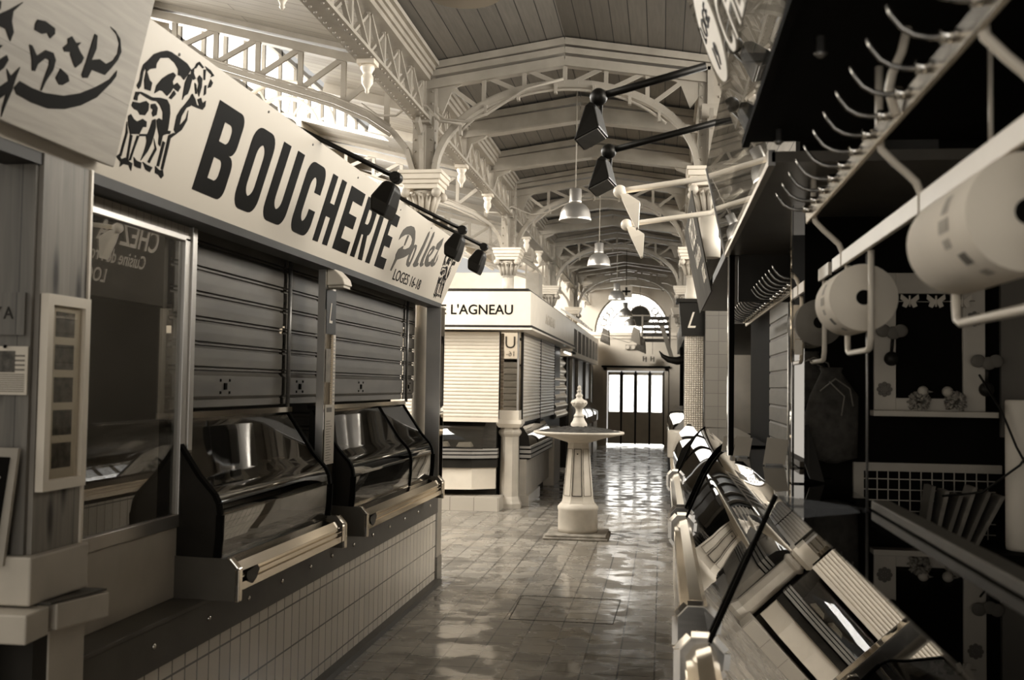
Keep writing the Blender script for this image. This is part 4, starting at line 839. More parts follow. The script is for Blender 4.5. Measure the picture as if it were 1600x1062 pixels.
for x,z in ((-2.75,.78),(-2.45,.78)):
    f=MB(); f.hexa([(x-.1,13.02,z),(x+.1,13.02,z),(x+.1,13.18,z),(x-.1,13.18,z)],[(x-.09,13.03,z+.02),(x+.08,13.04,z+.03),(x+.07,13.15,z+.06),(x-.09,13.15,z+.05)])
    obj('folded_cloth',f,'paper',label='folded white cloth inside the corner case, %s'%('left one' if x<-2.6 else 'right one'),cat='cloth',group='folded cloths')
f=MB(); f.box(-4.4,-1.98,12.9,13.3,0,.17); obj('tiled_step',f,'plinthtile',label='low white tiled step under the corner display counter',cat='step')
f=MB(); f.box(-2.06,-1.70,13.62,14.9,0,.14); obj('tiled_step',f,'plinthtile',label='low tiled step beside the pedestal on the aisle side',cat='step')
t=thing('side_case','chrome-edged display counter under the white shutters along the aisle','display case',(-1.85,14.8,.14))
f=MB(); f.box(-1.95,-1.74,13.65,16.4,.14,.6); obj('body',f,'cream',t)
f=MB()
for a,b in ((.62,.66),(.68,.72),(.74,.77)): f.box(-1.95,-1.68-.0,13.64,16.4,a,b)
obj('chrome_rails',f,'alu',t)
f=MB(); f.box(-1.95,-1.70,13.66,16.38,.6,.77); obj('dark_core',f,'matte',t)
f=MB(); f.strip([(-1.70,.77),(-1.72,.9),(-1.80,1.02),(-1.90,1.08)],'Y',13.7,16.3,.005,smooth=True); obj('glass_front',f,'glass',t)
for y in (13.68,15.0,16.3):
    f=MB(); f.prism([(-1.92,.77),(-1.70,.77),(-1.72,.9),(-1.80,1.02),(-1.92,1.08)],'Y',y,y+.02); obj('side_panel',f,'iron' if y>14 else 'dark',t)
f=MB(); f.box(-2.0,-1.66,16.45,17.4,.0,.9); obj('side_cabinet',f,'door',label='plain grey cabinet beyond the aisle display counter',cat='cabinet',bevel=.01)
# wavy tilted shutter, tube light and dark fronts farther down on the left
f=MB(); prof=[(-1.80-.06*(z-1.)+.02*math.sin((z-1)*2*math.pi/.16),z) for z in [1.0+.02*k for k in range(56)]]
f.strip(prof,'Y',18.0,20.2,.01); obj('metal_shutter',f,'alu',label='shiny corrugated shutter past the white aisle shutters, behind the urn',cat='shutter')
t=thing('tube_light','bright tube light fitting under the fascia behind the white shutters','lamp',(-1.72,19.6,2.15))
f=MB(); f.box(-1.76,-1.68,18.6,20.6,2.17,2.21); obj('fitting',f,'white',t)
f=MB(); f.tube([(-1.72,18.62,2.155),(-1.72,20.58,2.155)],.014,8); obj('tube',f,'tube',t)
t=thing('picture_fascia','pale fascia board with a row of printed pictures far down on the left','fascia',(-1.7,23.5,2.15))
f=MB(); f.box(-2.2,-1.68,19.7,27.9,2.12,2.78); obj('board',f,'white',t)
for k in range(7): f=MB(); f.box(-1.68,-1.676,20.0+k*1.1,20.8+k*1.1,2.22,2.66); obj('printed_picture',f,'papershade',t)
for k in range(5):
    t=thing('striped_awning','%s of the small tilted striped awning slats above the picture fascia'%(['nearest','second','third','fourth','farthest'][k]),'awning',(-1.6,20.3+k*.7,2.8),'tilted striped slats')
    f=MB(); y=20.2+k*.75; f.hexa([(-1.95,y,3.02),(-1.55,y,2.78),(-1.55,y+.3,2.78),(-1.95,y+.3,3.02)],[(-1.95,y,3.06),(-1.55,y,2.82),(-1.55,y+.3,2.82),(-1.95,y+.3,3.06)]); obj('slat',f,'alu',t)
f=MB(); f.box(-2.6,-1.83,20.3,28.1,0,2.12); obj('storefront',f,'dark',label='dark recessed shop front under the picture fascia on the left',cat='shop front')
for k,y in enumerate((20.9,22.4,24.6,26.6)):
    f=MB(); f.box(-1.84,-1.77,y,y+.1,0.02,2.12); obj('front_post',f,'white' if k!=2 else 'iron',label='%s pale upright post of the dark shop front, left of the doors'%ORD[k],cat='post',group='shop front posts')
for k,y in enumerate((21.2,22.9,24.9)):
    t=thing('far_case','%s curved glass counter before the dark shop front'%(['nearest','second','farthest'][k]),'display case',(-1.7,y+.6,0),'far glass counters')
    f=MB(); f.box(-1.83,-1.60,y,y+1.4,0,.72); obj('body',f,'cream',t)
    f=MB(); f.strip([(-1.58,.74),(-1.58,.95),(-1.66,1.08),(-1.83,1.26)],'Y',y,y+1.4,.006,smooth=True); obj('glass_front',f,'glass',t)
    for yy in (y,y+1.38): f=MB(); f.prism([(-1.83,.74),(-1.58,.74),(-1.58,.95),(-1.66,1.08),(-1.83,1.26)],'Y',yy,yy+.02); obj('side_panel',f,'alu',t)
# box behind the column on the stall roof
f=MB(); f.box(-1.84,-1.66,14.1,14.5,2.76,3.08); obj('roof_box',f,'iron',label='grey box standing on the corner stall roof beside the column',cat='box')
f=MB(); f.prism([(-3.1,2.76),(-2.72,2.76),(-2.95,3.02),(-3.1,3.05)],'Y',13.0,13.4); obj('roof_wedge',f,'dark',label='dark sloping board on the stall roof behind the butcher sign end',cat='board')
# end wall furniture
t=thing('round_clock','large dark round disc hung in front of the arched end window','clock',(-.56,27.9,3.3))
f=MB(); f.lathe([(.27,-.03),(.27,.03)],(-.60,27.9,3.42),32,axis='Y'); obj('disc',f,'dark',t)
f=MB(); f.tube([(-.60+.27*math.cos(R(a)),27.87,3.42+.27*math.sin(R(a))) for a in range(0,361,12)],.014,6); f.box(-.86,-.33,27.86,27.94,3.42,3.45); f.box(-.61,-.59,27.85,27.95,3.69,4.36); obj('rim',f,'iron',t)
t=thing('exit_sign','small double exit panel with arrows above the far doors','sign',(-.41,27.9,2.2))
for x in (-.55,-.35):
    f=MB(); f.box(x,x+.17,27.92,27.95,2.18,2.42); b=obj('panel',f,'paper',t)
    f=MB(); f.box(x+.03,x+.07,27.915,27.92,2.24,2.37); f.box(x+.10,x+.14,27.915,27.92,2.22,2.36); f.box(x+.03,x+.14,27.915,27.92,2.295,2.315); obj('pictogram',f,'text',b)
f=MB(); f.box(-.47,-.46,27.93,27.94,2.40,3.0); f.box(-.27,-.26,27.93,27.94,2.40,3.0); obj('hanger',f,'dark',t)
t=thing('emergency_light','twin-headed emergency light on the wall above the doors','lamp',(-.85,28.15,2.55))
f=MB(); f.box(-.98,-.70,28.12,28.2,2.55,2.68); obj('housing',f,'iron',t)
for x in (-.92,-.77): f=MB(); f.lathe([(.05,-.04),(.045,.0)],(x,28.12,2.61),14,axis='Y'); obj('lamp_head',f,'paper',t)
t=thing('cross_sign','small square hanging sign with a cross, above the far bell lamps','sign',(-.72,20,3.2))
f=MB(); f.box(-.80,-.58,19.98,20.02,3.25,3.47); obj('panel',f,'paper',t)
f=MB(); f.box(-.71,-.67,19.97,19.98,3.28,3.44); f.box(-.77,-.61,19.97,19.98,3.34,3.38); obj('cross',f,'dark',t)
f=MB(); f.box(-.695,-.685,19.995,20.005,3.47,4.35); obj('hanger',f,'dark',t)
t=thing('slatted_sign','dark slatted board hung above the right side before the doors','board',(-.1,25,2.7))
f=MB()
for k in range(5): f.box(-.48,.16,25,25.03,2.62+k*.13,2.70+k*.13)
obj('slats',f,'darkwood',t)
f=MB(); f.box(-.5,-.46,24.98,25.05,2.58,3.26); f.box(.14,.18,24.98,25.05,2.3,3.26); obj('posts',f,'iron',t)
f=MB(); f.hexa([(.16,24.9,2.25),(.26,24.9,2.25),(.26,24.98,2.25),(.16,24.98,2.25)],[(-.08,24.9,3.0),(.03,24.9,3.0),(.03,24.98,3.0),(-.08,24.98,3.0)]); obj('tilted_board',f,'iron',t)
for k,(x,y,z) in enumerate(((-.62,24.5,2.75),(-.5,24.6,2.55),(-1.35,25,2.75))):
    f=MB(); f.hexa([(x-.12,y,z-.12),(x+.1,y,z-.22),(x+.12,y+.02,z-.22),(x-.1,y+.02,z-.12)],[(x-.06,y,z+.2),(x+.08,y,z+.12),(x+.1,y+.05,z+.12),(x-.04,y+.05,z+.2)])
    obj('paper_pennant',f,'papershade' if k else 'paper',label=['pale paper pennant left of the slatted board','grey paper pennant just below the pale one','grey paper pennant hanging at the left of the far wall'][k],cat='pennant',group='paper pennants')
f=MB(); f.tube([(-1.9,25,2.95),(-.8,25,2.6),(-.5,25,2.75),(.2,25,2.95)],.008,5); obj('pennant_string',f,'cable',label='string holding the paper pennants across the aisle end',cat='string')
# ================================================================== RIGHT
def rcase(y0,y1,label,gp,ztop,yp=None):
    yp=yp or y0
    t=thing('display_case',label,'display case',(.3,(y0+y1)/2,.0),'chrome and glass cases along the right')
    f=MB(); f.box(.10,.61,yp,y1,0,.71); obj('base',f,'walltile',t)
    mx=lambda x:.085+(-1.635-x)*1.0   # mirrored bumper profile
    f=MB(); f.prism([(.085,.735),(.068,.745),(.068,.775),(.078,.78),(.078,.79),(.068,.795),(.068,.80),(.078,.805),(.078,.815),(.07,.82),(.095,.852),(.15,.862),(.15,.735)],'Y',y0+.03,y1-.03); obj('bumper',f,'chrome',t)
    for y in (y0,y1-.03):
        f=MB(); oc=[(.075,.715),(.055,.745),(.055,.835),(.085,.868),(.135,.868),(.165,.835),(.165,.745),(.145,.715)]; f.prism(oc,'Y',y,y+.03); e=obj('end_plate',f,'steel',t)
        f=MB()
        for a,b in zip(oc,oc[1:]+oc[:1]): f.bar((a[0],y+.015,a[1]),(b[0],y+.015,b[1]),.036,.01,up=(0,1,0))
        obj('chrome_edge',f,'chrome',e)
    f=MB(); f.strip(gp,'Y',yp+.03,y1-.03,-.006,smooth=True)
    obj('glass_front',f,'caseglass',t)
    xe=gp[-1][0]
    for k,y in enumerate((yp+.01,y1-.03)):
        f=MB(); f.prism([(gp[0][0]+.01,gp[0][1])]+[(x+.008,z) for x,z in gp]+[(.605,ztop),(.605,.86)],'Y',y,y+.016); ck=obj('side_panel',f,'glass',t)
        f=MB()
        for p,q in zip(gp,gp[1:]): f.bar((p[0],y+.008,p[1]),(q[0],y+.008,q[1]),.024,.012)
        obj('rim',f,'matte',ck)
    f=MB(); f.box(.16,.6,y0+.03,y1-.03,.80,.86); obj('tray',f,'matte',t)
    f=MB(); f.box(xe,.612,yp,y1,ztop-.008,ztop); obj('top_glass',f,'topglass',t)
    f=MB(); f.box(.59,.605,y0+.03,y1-.03,.86,ztop-.01); obj('back_panel',f,'matte',t)
    return t
W['caseglass']=glass('case_glass_front',.55,1.75); W['topglass']=glass('case_top_glass',.25,1.6)
flatp=[(.135,.86),(.312,1.268)]
near=rcase(-.6,3.02,'nearest glass case on the right, its slanted pane mirroring the stalls opposite',flatp,1.235)
farp=[(.135,.86),(.195,1.0),(.235,1.09),(.27,1.15),(.31,1.205),(.355,1.24)]
rcase(3.42,5.85,'second glass case on the right, beyond the chrome end caps',farp,1.235,3.03)
rcase(6.2,8.9,'third glass case on the right with a curved pane catching the light',farp,1.235)
f=MB(); f.box(.565,.615,.9,3.0,1.237,1.262); obj('dark_profile',f,'zinc',label='dark bar running along the top of the nearest right glass case',cat='bar',bevel=.004)
# end wall of the near booth and canopy
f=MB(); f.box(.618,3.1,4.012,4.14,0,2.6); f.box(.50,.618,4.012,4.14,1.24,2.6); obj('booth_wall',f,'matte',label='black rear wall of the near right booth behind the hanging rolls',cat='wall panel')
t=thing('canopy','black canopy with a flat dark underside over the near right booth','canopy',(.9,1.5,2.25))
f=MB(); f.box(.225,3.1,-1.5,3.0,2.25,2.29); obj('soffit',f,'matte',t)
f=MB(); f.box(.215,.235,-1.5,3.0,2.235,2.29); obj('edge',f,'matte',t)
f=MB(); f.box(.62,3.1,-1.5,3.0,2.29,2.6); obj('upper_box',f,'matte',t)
for y in (1.2,2.1,2.85): f=MB(); f.lathe([(.008,-.0),(.008,-.03),(.014,-.034),(.006,-.042)],(.30,y,2.25),8); obj('bolt',f,'steel',t)
t=thing('canopy','brownish canopy underside beyond the black one, over the second right case','canopy',(.6,4.1,2.2))
f=MB(); f.box(.30,.95,3.03,5.15,2.2,2.23); obj('soffit',f,'soffit',t)
f=MB(); f.box(.29,.31,3.03,5.15,2.19,2.235); obj('edge',f,'alu',t)
f=MB(); f.box(.75,3.1,3.03,5.15,2.23,2.6); obj('upper_box',f,'matte',t)
t=thing('canopy','dark canopy deeper in, above the far hook rail on the right','canopy',(.6,6.9,2.2))
f=MB(); f.box(.30,3.1,5.2,8.9,2.2,2.25); f.box(.36,.75,5.2,5.24,1.98,2.2); f.box(.62,3.1,5.2,8.9,2.25,2.6); obj('soffit',f,'dark',t)
# clear leaning signs
def rsign(name,label,y0,y1,xb,zb,lean,h,m):
    t=thing(name,label,'sign',(xb,(y0+y1)/2,zb))
    U=Vector((-lean,0,1)).normalized(); O=Vector((xb,0,zb)); n=Vector((-U.z,0,U.x)) 
    P=lambda y,s,o=0: tuple(O+U*s+n*o+Vector((0,y,0)))
    f=MB(); f.hexa([P(y0,0),P(y1,0),P(y1,h),P(y0,h)],[P(y0,0,.008),P(y1,0,.008),P(y1,h,.008),P(y0,h,.008)]); obj('panel',f,m,t)
    Mf=lambda y,s,o=.010: frame(Vector(P(y,s,o)),(0,-1,0),U)
    return t,Mf,P
t,Mf,P=rsign('leaning_sign','clear leaning sign panel with white capitals and an oval, above the black canopy',-.5,3.0,.22,2.25,.37,.95,'plexi')
ov=[(.17+.165*math.cos(R(a)),.30+.105*math.sin(R(a))) for a in range(0,360,12)]
ov=[(.17+.155*math.cos(R(a)),.27+.13*math.sin(R(a))) for a in range(0,360,12)]
fo=flat('oval_plate',[ov],Mf(2.98,.0),'palelet',t,ext=.001)
text('oval_text','LOGE',.07,Mf(2.93,.28,.0125),'signblack',t,sx=1.2); text('oval_text','19',.09,Mf(2.87,.18,.0125),'signblack',t)
text('lettering','CHEZ',.21,Mf(2.62,.13),'palelet',t,sx=.95); text('lettering','A CHEZ',.21,Mf(2.62,.50),'palelet',t,sx=.95)
f=MB()
for y in (.6,1.5,2.6): f.bar(P(y,.12,-.01),(P(y,.12,-.01)[0]+.38,y,2.36),.02,.02)
obj('stay',f,'steel',t)
t,Mf,P=rsign('leaning_sign','second clear leaning panel, faintly scratched, behind the one with the oval',3.06,5.15,.30,2.2,.22,.43,'plexi')
f=MB(); f.hexa([P(5.13,0,-.004),P(5.16,0,-.004),P(5.16,.43,-.004),P(5.13,.43,-.004)],[P(5.13,0,.012),P(5.16,0,.012),P(5.16,.43,.012),P(5.13,.43,.012)]); obj('end_edge',f,'steel',t)
t,Mf,P=rsign('leaning_sign','dark leaning sign with pale capitals, farthest along the right canopies',6.62,8.6,.30,2.16,.2,.64,'signdark')
text('lettering','CHEZ LA',.24,Mf(7.80,.40),'palelet',t,sx=.93,bold=.003); text('lettering','Cuisine de Pro',.145,Mf(7.66,.255),'palelet',t,sx=.92,bold=.002); text('lettering','LOGE',.14,Mf(7.14,.105),'palelet',t,sx=1.,bold=.002)
W['gloss']=mat('gloss_white',.85,.3,var=.02)
# arms with spotlights
def rarm(y,label,x0,z0,x1,z1,m,fold,kind):
    t=thing('arm_spotlight',label,'spotlight',(x0,y,z0),kind)
    f=MB(); f.tube([(x0,y,z0)]+fold+[(x1,y,z1)],.0155 if m=='black' else .016,10); obj('arm',f,m if m=='black' else 'gloss',t)
    f=MB(); f.ball((x1-.012,y,z1-.004),.036); obj('pivot',f,m if m=='black' else 'gloss',t)
    if m=='black':
        c=Vector((x1-.02,y,z1-.035)); ax=Vector((-.28,-.12,-.95)).normalized(); n=Vector((.85,-.35,-.3)); n=(n-ax*n.dot(ax)).normalized(); sd=n.cross(ax)
        q=lambda a,b,cc:c+ax*a+sd*b+n*cc
        f=MB(); back=[q(.0,-.03,-.02),q(.0,.03,-.02),q(.03,.055,-.02),q(.18,.055,-.02),q(.18,-.055,-.02),q(.03,-.055,-.02)]
        top=[q(.01,-.03,.012),q(.01,.03,.012),q(.03,.05,.02),q(.11,.055,.07),q(.11,-.055,.07),q(.03,-.05,.02)]
        f.hexa(back,top); obj('shade',f,m,t,bevel=.006)
        f=MB(); f.hexa([q(.172,-.048,-.012),q(.172,.048,-.012),q(.112,.048,.062),q(.112,-.048,.062)],[q(.178,-.048,-.010),q(.178,.048,-.010),q(.118,.048,.064),q(.118,-.048,.064)]); obj('lens',f,'steel',t)
        f=MB(); f.bar(q(-.03,.03,0),q(.12,.058,.03),.012,.02); obj('bracket',f,m,t)
    else:
        c=Vector((x1,y,z1-.02)); 
        f=MB(); f.hexa([tuple(c+Vector(v)) for v in ((-.012,-.03,0),(.03,-.03,.0),(.03,.03,0),(-.012,.03,0))],[tuple(c+Vector(v)) for v in ((.02,-.045,-.07),(.095,-.045,-.045),(.095,.045,-.045),(.02,.045,-.07))]); 
        f.hexa([tuple(c+Vector(v)) for v in ((.02,-.045,-.07),(.095,-.045,-.045),(.095,.045,-.045),(.02,.045,-.07))],[tuple(c+Vector(v)) for v in ((.075,-.045,-.185),(.088,-.045,-.18),(.088,.045,-.18),(.075,.045,-.185))]); obj('shade',f,'gloss',t)
    return t
rarm(4.2,'black arm spotlight nearest on the right, in front of the arched truss',.16,2.835,-.252,2.724,'black',[],'black arm spotlights on the right')
rarm(4.9,'second black arm spotlight on the right, lower and behind the first',.30,2.80,-.246,2.66,'black',[],'black arm spotlights on the right')
rarm(5.6,'upper white arm spotlight right of the bell lamps',.42,2.80,-.221,2.60,'white',[(.36,5.6,2.76),(.24,5.6,2.665)],'white arm spotlights on the right')
rarm(6.4,'lower white arm spotlight right of the bell lamps',.46,2.75,-.212,2.545,'white',[(.40,6.4,2.70),(.28,6.4,2.61)],'white arm spotlights on the right')
# hook rails
def hookrail(ys,x,z,label,sc=1.,y0=None,y1=None):
    t=thing('hook_rail',label,'hook rail',(x,(ys[0]+ys[-1])/2,z),None)
    f=MB(); f.box(x,x+.012,y0 or ys[0]-.3,y1 or ys[-1]+.1,z-.028,z+.012); obj('rail',f,'chromedark',t,bevel=.003)
    for y in ys:
        f=MB(); f.tube([(x,y,z),(x-.02*sc,y,z-.002),(x-.04*sc,y,z-.002),(x-.06*sc,y,z+.003),(x-.078*sc,y,z+.014),(x-.092*sc,y,z+.032),(x-.10*sc,y,z+.05)],[.0055*sc,.0055*sc,.005*sc,.005*sc,.0045*sc,.004*sc,.0025*sc],8); h=obj('hook',f,'chromedark',t)
        f=MB(); f.tube([(x+.004,y,z),(x-.022*sc,y,z-.001)],.011*sc,10); obj('hook_socket',f,'chrome',h)
    return t
W['chromedark']=mat('worn_chrome',.35,.25,metal=.9,var=.2)
hookrail([1.50+.158*k for k in range(12)],.435,2.10,'near rail of curved meat hooks under the black canopy',1.0,1.0,3.35)
hookrail([4.2+.14*k for k in range(20)],.53,1.99,'far rail of many curved meat hooks in front of the brown shutter',1.1,4.16,7.0)
# S-bent rods and flat bar
t=thing('hanging_bar','pale flat bar hung on bent rods below the near hook rail','rail',(.53,2.6,1.95))
f=MB(); f.box(.525,.537,1.3,3.42,1.93,1.972); f.box(.525,.537,3.5,3.72,1.93,1.972); obj('flat_bar',f,'rod',t,bevel=.002)
for y in (1.56,2.28,3.25):
    f=MB(); f.tube([(.445,y,2.24),(.445,y,2.15),(.446,y,2.09),(.450,y,2.065),(.478,y,2.035),(.50,y,2.015),(.52,y,1.995),(.530,y,1.97),(.531,y,1.93)],.0085,10); obj('bent_rod',f,'rod',t)
f=MB(); f.tube([(.445,2.02,2.235),(.435,2.02,2.19),(.418,2.02,2.15),(.412,2.02,2.12),(.425,2.02,2.07)],.0085,10); obj('bent_rod',f,'rod',t)
f=MB(); f.tube([(.60,2.05,2.20),(.60,2.05,1.96)],.005,8); obj('thin_rod',f,'rod',t)
# paper rolls on brackets
def roll(y0,y1,z,r,label,m='rollpaper',br=(0,0,0),loop=True):
    x=.53
    t=thing('paper_roll',label,'paper roll',(x,(y0+y1)/2,z-r),'paper rolls hung under the pale bar')
    f=MB(); f.lathe([(.018,0),(r*.55,.0),(r*.56,.002),(r*.985,.0),(r,.004),(r,y1-y0-.004),(r*.985,y1-y0),(.018,y1-y0)],(x,y0,z),44,axis='Y'); obj('roll_body',f,m,t)
    f=MB(); f.lathe([(.020,-.003),(.020,.02),(.015,.02)],(x,y0,z),20,axis='Y'); obj('core',f,'matte',t)
    for k,(a0,dy0,dy1,wd) in enumerate(((150,.10,.14,20),(175,.09,.15,14),(196,.10,.14,10),(215,.06,.10,14),(240,.05,.09,10))):
        f=MB(); pts=[(x+(r+.0008)*math.cos(R(a0+d)),z+(r+.0008)*math.sin(R(a0+d))) for d in (0,wd/2,wd)]
        for a,b in zip(pts,pts[1:]): f.poly([(a[0],y0+dy0,a[1]),(b[0],y0+dy0,b[1]),(b[0],y0+dy1,b[1]),(a[0],y0+dy1,a[1])])
        obj('printed_mark',f,'palemark' if k!=3 else 'text',t)
    b=thing('roll_bracket','bent rod bracket under the '+label.split(' paper roll')[0].replace('big white','big white').replace('third dark','third, dark')+' paper roll','bracket',(x,(y0+y1)/2,z-r-.05),'bent rod brackets of the paper rolls')
    f=MB(); rr=.0085; zb=z-r-.05; ye=y1+.055; f.tube([(x+.012,y0-.035,1.93),(x+.012,y0-.035,z),(x+.012,y0-.033,zb+.03),(x+.012,y0-.015,zb+.004),(x+.012,y0+.02,zb),(x+.012,ye-.035,zb),(x+.012,ye-.007,zb+.008),(x+.012,ye,zb+.035),(x+.012,ye,1.93)],rr,10); obj('rod',f,'rod',b)
    return t
W['rollpaper']=mat('roll_paper',.62,.75,var=.05); W['rollgrey']=mat('dark_roll_paper',.12,.8,var=.1); W['palemark']=mat('faint_print',.33,.8,var=.1)
roll(1.63,2.01,1.826,.09,'big white paper roll nearest on the right, hung on a thick bent rod')
roll(2.915,3.18,1.808,.09,'second paper roll, smaller in view, left of the white picture board')
roll(3.72,3.98,1.79,.08,'third dark paper roll in the shade by the mirror post','rollgrey')
# white board with chicks
t=thing('memo_board','white framed black board with butterflies, flowers and a small shelf in the dark booth','memo board',(.95,3.98,1.49))
Y=3.97; x0,x1,z0,z1=.755,1.135,1.49,1.985
f=MB(); f.box(x0,x0+.075,Y-.02,Y,z0,z1); f.box(x1-.075,x1,Y-.02,Y,z0,z1); f.box(x0+.075,x1-.075,Y-.02,Y,z1-.075,z1); f.box(x0+.075,x1-.075,Y-.02,Y,z0,z0+.045); obj('frame_border',f,'cream',t,bevel=.002)
f=MB(); f.box(x0+.07,x1-.07,Y-.005,Y,z0+.04,z1-.07); obj('black_panel',f,'matte',t)
f=MB(); f.box(x0-.012,x1+.03,Y-.07,Y,z0-.02,z0); obj('shelf',f,'cream',t,bevel=.002)
for k,(x,z) in enumerate(((x0+.035,z0+.075),(x1-.037,z0+.33))):
    f=MB()
    for j in range(8): a=2*math.pi*j/8; f.lathe([(.009,-.003),(.009,.0)],(x+.019*math.cos(a),Y-.0205,z+.019*math.sin(a)),8,axis='Y')
    f.lathe([(.011,-.004),(.011,0)],(x,Y-.0205,z),10,axis='Y'); obj('flower_motif',f,'text',t)
t=thing('butterfly_garland','string of three pale butterflies across the white framed board','garland',(.95,3.94,1.88))
f=MB(); f.tube([(x0+.04,Y-.024,1.882),(.95,Y-.026,1.880),(x1-.035,Y-.024,1.884)],.0016,5); obj('string',f,'cable',t)
for k,x in enumerate((.875,.965,1.055)):
    f=MB(); zc=1.882
    for s in (-1,1):
        f.prism([(x+s*.003,zc+.004),(x+s*.03,zc+.026),(x+s*.032,zc+.008),(x+s*.02,zc-.002),(x+s*.026,zc-.018),(x+s*.012,zc-.024),(x+s*.003,zc-.008)],'Y',Y-.034,Y-.030)
    f.tube([(x,Y-.032,zc+.02),(x,Y-.032,zc-.02)],.0035,6); obj('butterfly',f,'paper',t)
def chick(x,label,lean):
    t=thing('pompom_chick',label,'ornament',(x,3.935,z0),'pompom chicks on the board shelf')
    f=MB()
    for k in range(170):
        a=random.uniform(0,6.28); b=random.uniform(-.9,1.3); r=.036; v=Vector((math.cos(a)*math.cos(b),math.sin(a)*math.cos(b),math.sin(b))); c=Vector((x,3.935,z0+.034))
        f.tube([c+v*.02,c+v*(r+random.uniform(-.004,.006))],[.006,.0035],4)
    obj('body',f,'pompom',t)
    f=MB(); f.ball((x+lean,3.925,z0+.07),.019); obj('head',f,'shell',t)
    f=MB(); f.tube([(x+lean+.012,3.91,z0+.07),(x+lean+.028,3.90,z0+.068)],[.005,.001],5); obj('beak',f,'papershade',t)
chick(.905,'left pompom chick on the shelf of the white framed board',.012)
chick(1.03,'right pompom chick on the shelf of the white framed board',-.03)
def bird(x,z,label):
    t=thing('glass_bird',label,'ornament',(x,3.94,z-.08),'small bird ornaments on the board')
    f=MB(); f.ball((x,3.94,z-.06),.026,1,.8,1); obj('body',f,'dark',t)
    f=MB()
    for s in (-1,.2,1): f.ball((x+s*.03,3.93,z+.03+.01*abs(s)),.026,1,.25,.9)
    obj('petals',f,'text',t)
    f=MB(); f.tube([(x,3.94,z-.04),(x+.004,3.935,z+.02)],.006,6); obj('stem',f,'dark',t)
bird(.812,1.735,'dark flower-headed ornament at the left edge of the white framed board'); bird(1.135,1.63,'dark flower-headed ornament at the right edge of the white framed board')
# wire grid with books
t=thing('wire_grid','white framed wire grid below the memo board in the dark booth','grid',(.92,4.0,1.1))
f=MB(); f.box(.69,1.2,3.985,4.01,1.27,1.30); f.box(.69,.725,3.985,4.01,1.035,1.27); obj('frame_border',f,'iron',t)
f=MB()
for k in range(12): f.box(.735+k*.038-.0015,.735+k*.038+.0015,3.99,3.994,1.035,1.27)
for k in range(6): f.box(.72,1.18,3.99,3.994,1.05+k*.038,1.053+k*.038)
obj('wires',f,'grille',t)
for k in range(6):
    f=MB(); x=.90+k*.034; a=.03+.012*k; h=.20-.014*(k%3)
    f.hexa([(x,3.86,1.03),(x+.014,3.86,1.03),(x+.014,3.97,1.03),(x,3.97,1.03)],[(x+a,3.86,1.03+h),(x+a+.014,3.86,1.03+h),(x+a+.014,3.97,1.03+h),(x+a,3.97,1.03+h)])
    obj('booklet',f,'papershade' if k%2 else 'text',label='%s leaning booklet in front of the wire grid, counted from the left'%ORD[k],cat='booklet',group='booklets by the wire grid')
f=MB(); f.lathe([(.052,0),(.054,.01),(.054,.50),(.05,.505),(.012,.505)],(1.21,3.80,1.03),28); t=thing('standing_roll','tall upright roll of pale paper beside the memo board','paper roll',(1.21,3.8,1.03)); obj('roll_body',f,'rollgrey2',t) if 'rollgrey2' in W else obj('roll_body',f,'rollpaper',t)
f=MB()
for k in range(9): f.box(1.165,1.166+.0,3.77,3.775,1.2,1.3)
f.bm.free()
f=MB(); f.tube([(1.10,3.9,1.62),(1.13,3.76,1.5),(1.17,3.735,1.38),(1.22,3.73,1.28),(1.30,3.73,1.17)],.004,6); f.tube([(1.32,3.74,1.55),(1.25,3.735,1.42),(1.18,3.73,1.32),(1.08,3.8,1.22),(.96,3.84,1.2)],.004,6); obj('black_cable',f,'black',label='thin black cable crossing in front of the upright paper roll',cat='cable')
f=MB(); f.box(1.20,1.6,3.99,4.012,1.4,2.05); obj('grey_panel',f,'text',label='plain grey panel at the right edge behind the nearest roll',cat='panel')
f=MB(); f.tube([(.545,2.95,1.237),(.545,2.95,1.93)],.0035,8); obj('steel_rod',f,'steel',label='thin upright rod between the second roll and the memo board',cat='rod')
f=MB(); f.box(.64,1.6,3.66,3.984,0,1.03); obj('back_bench',f,'matte',label='dark bench under the wire grid at the back of the booth',cat='bench')
# bags hanging in the dark
def bag(x,y,z,h,wd,label):
    t=thing('cloth_bag',label,'bag',(x,y,z),'dark bags hung in the booth')
    f=MB(); f.lathe([(.02,0),(wd*.8,.02),(wd,.35*h),(wd*.85,.7*h),(wd*.35,.95*h),(wd*.42,h),(.01,h)],(x,y,z),18)
    for v in f.bm.verts: v.co.y=y+(v.co.y-y)*.5; a=math.atan2(v.co.y-y,v.co.x-x); k=1+.1*math.sin(5*a+v.co.z*30); v.co.x=x+(v.co.x-x)*k
    obj('sack',f,'cloth',t)
    f=MB(); f.tube([(x-.05,y-.06,z+.75*h),(x,y-.075,z+.88*h),(x+.05,y-.07,z+.78*h),(x+.06,y-.075,z+.6*h)],.003,6); f.tube([(x-.02,y-.07,z+.85*h),(x+.03,y-.08,z+.7*h),(x+.02,y-.08,z+.5*h)],.003,6); obj('drawstring',f,'text',t)
bag(.60,3.9,1.30,.34,.10,'dark drawstring bag hanging left of the thin rod'); bag(.54,4.0,1.50,.2,.07,'smaller dark bag hung higher behind the drawstring bag')
f=MB(); f.hexa([(.51,3.8,1.25),(.56,3.8,1.24),(.56,3.81,1.24),(.51,3.81,1.25)],[(.46,3.84,1.42),(.51,3.84,1.44),(.51,3.85,1.44),(.46,3.85,1.42)]); obj('leaflet',f,'dark',label='dim leaflet leaning under the dark bags',cat='leaflet')
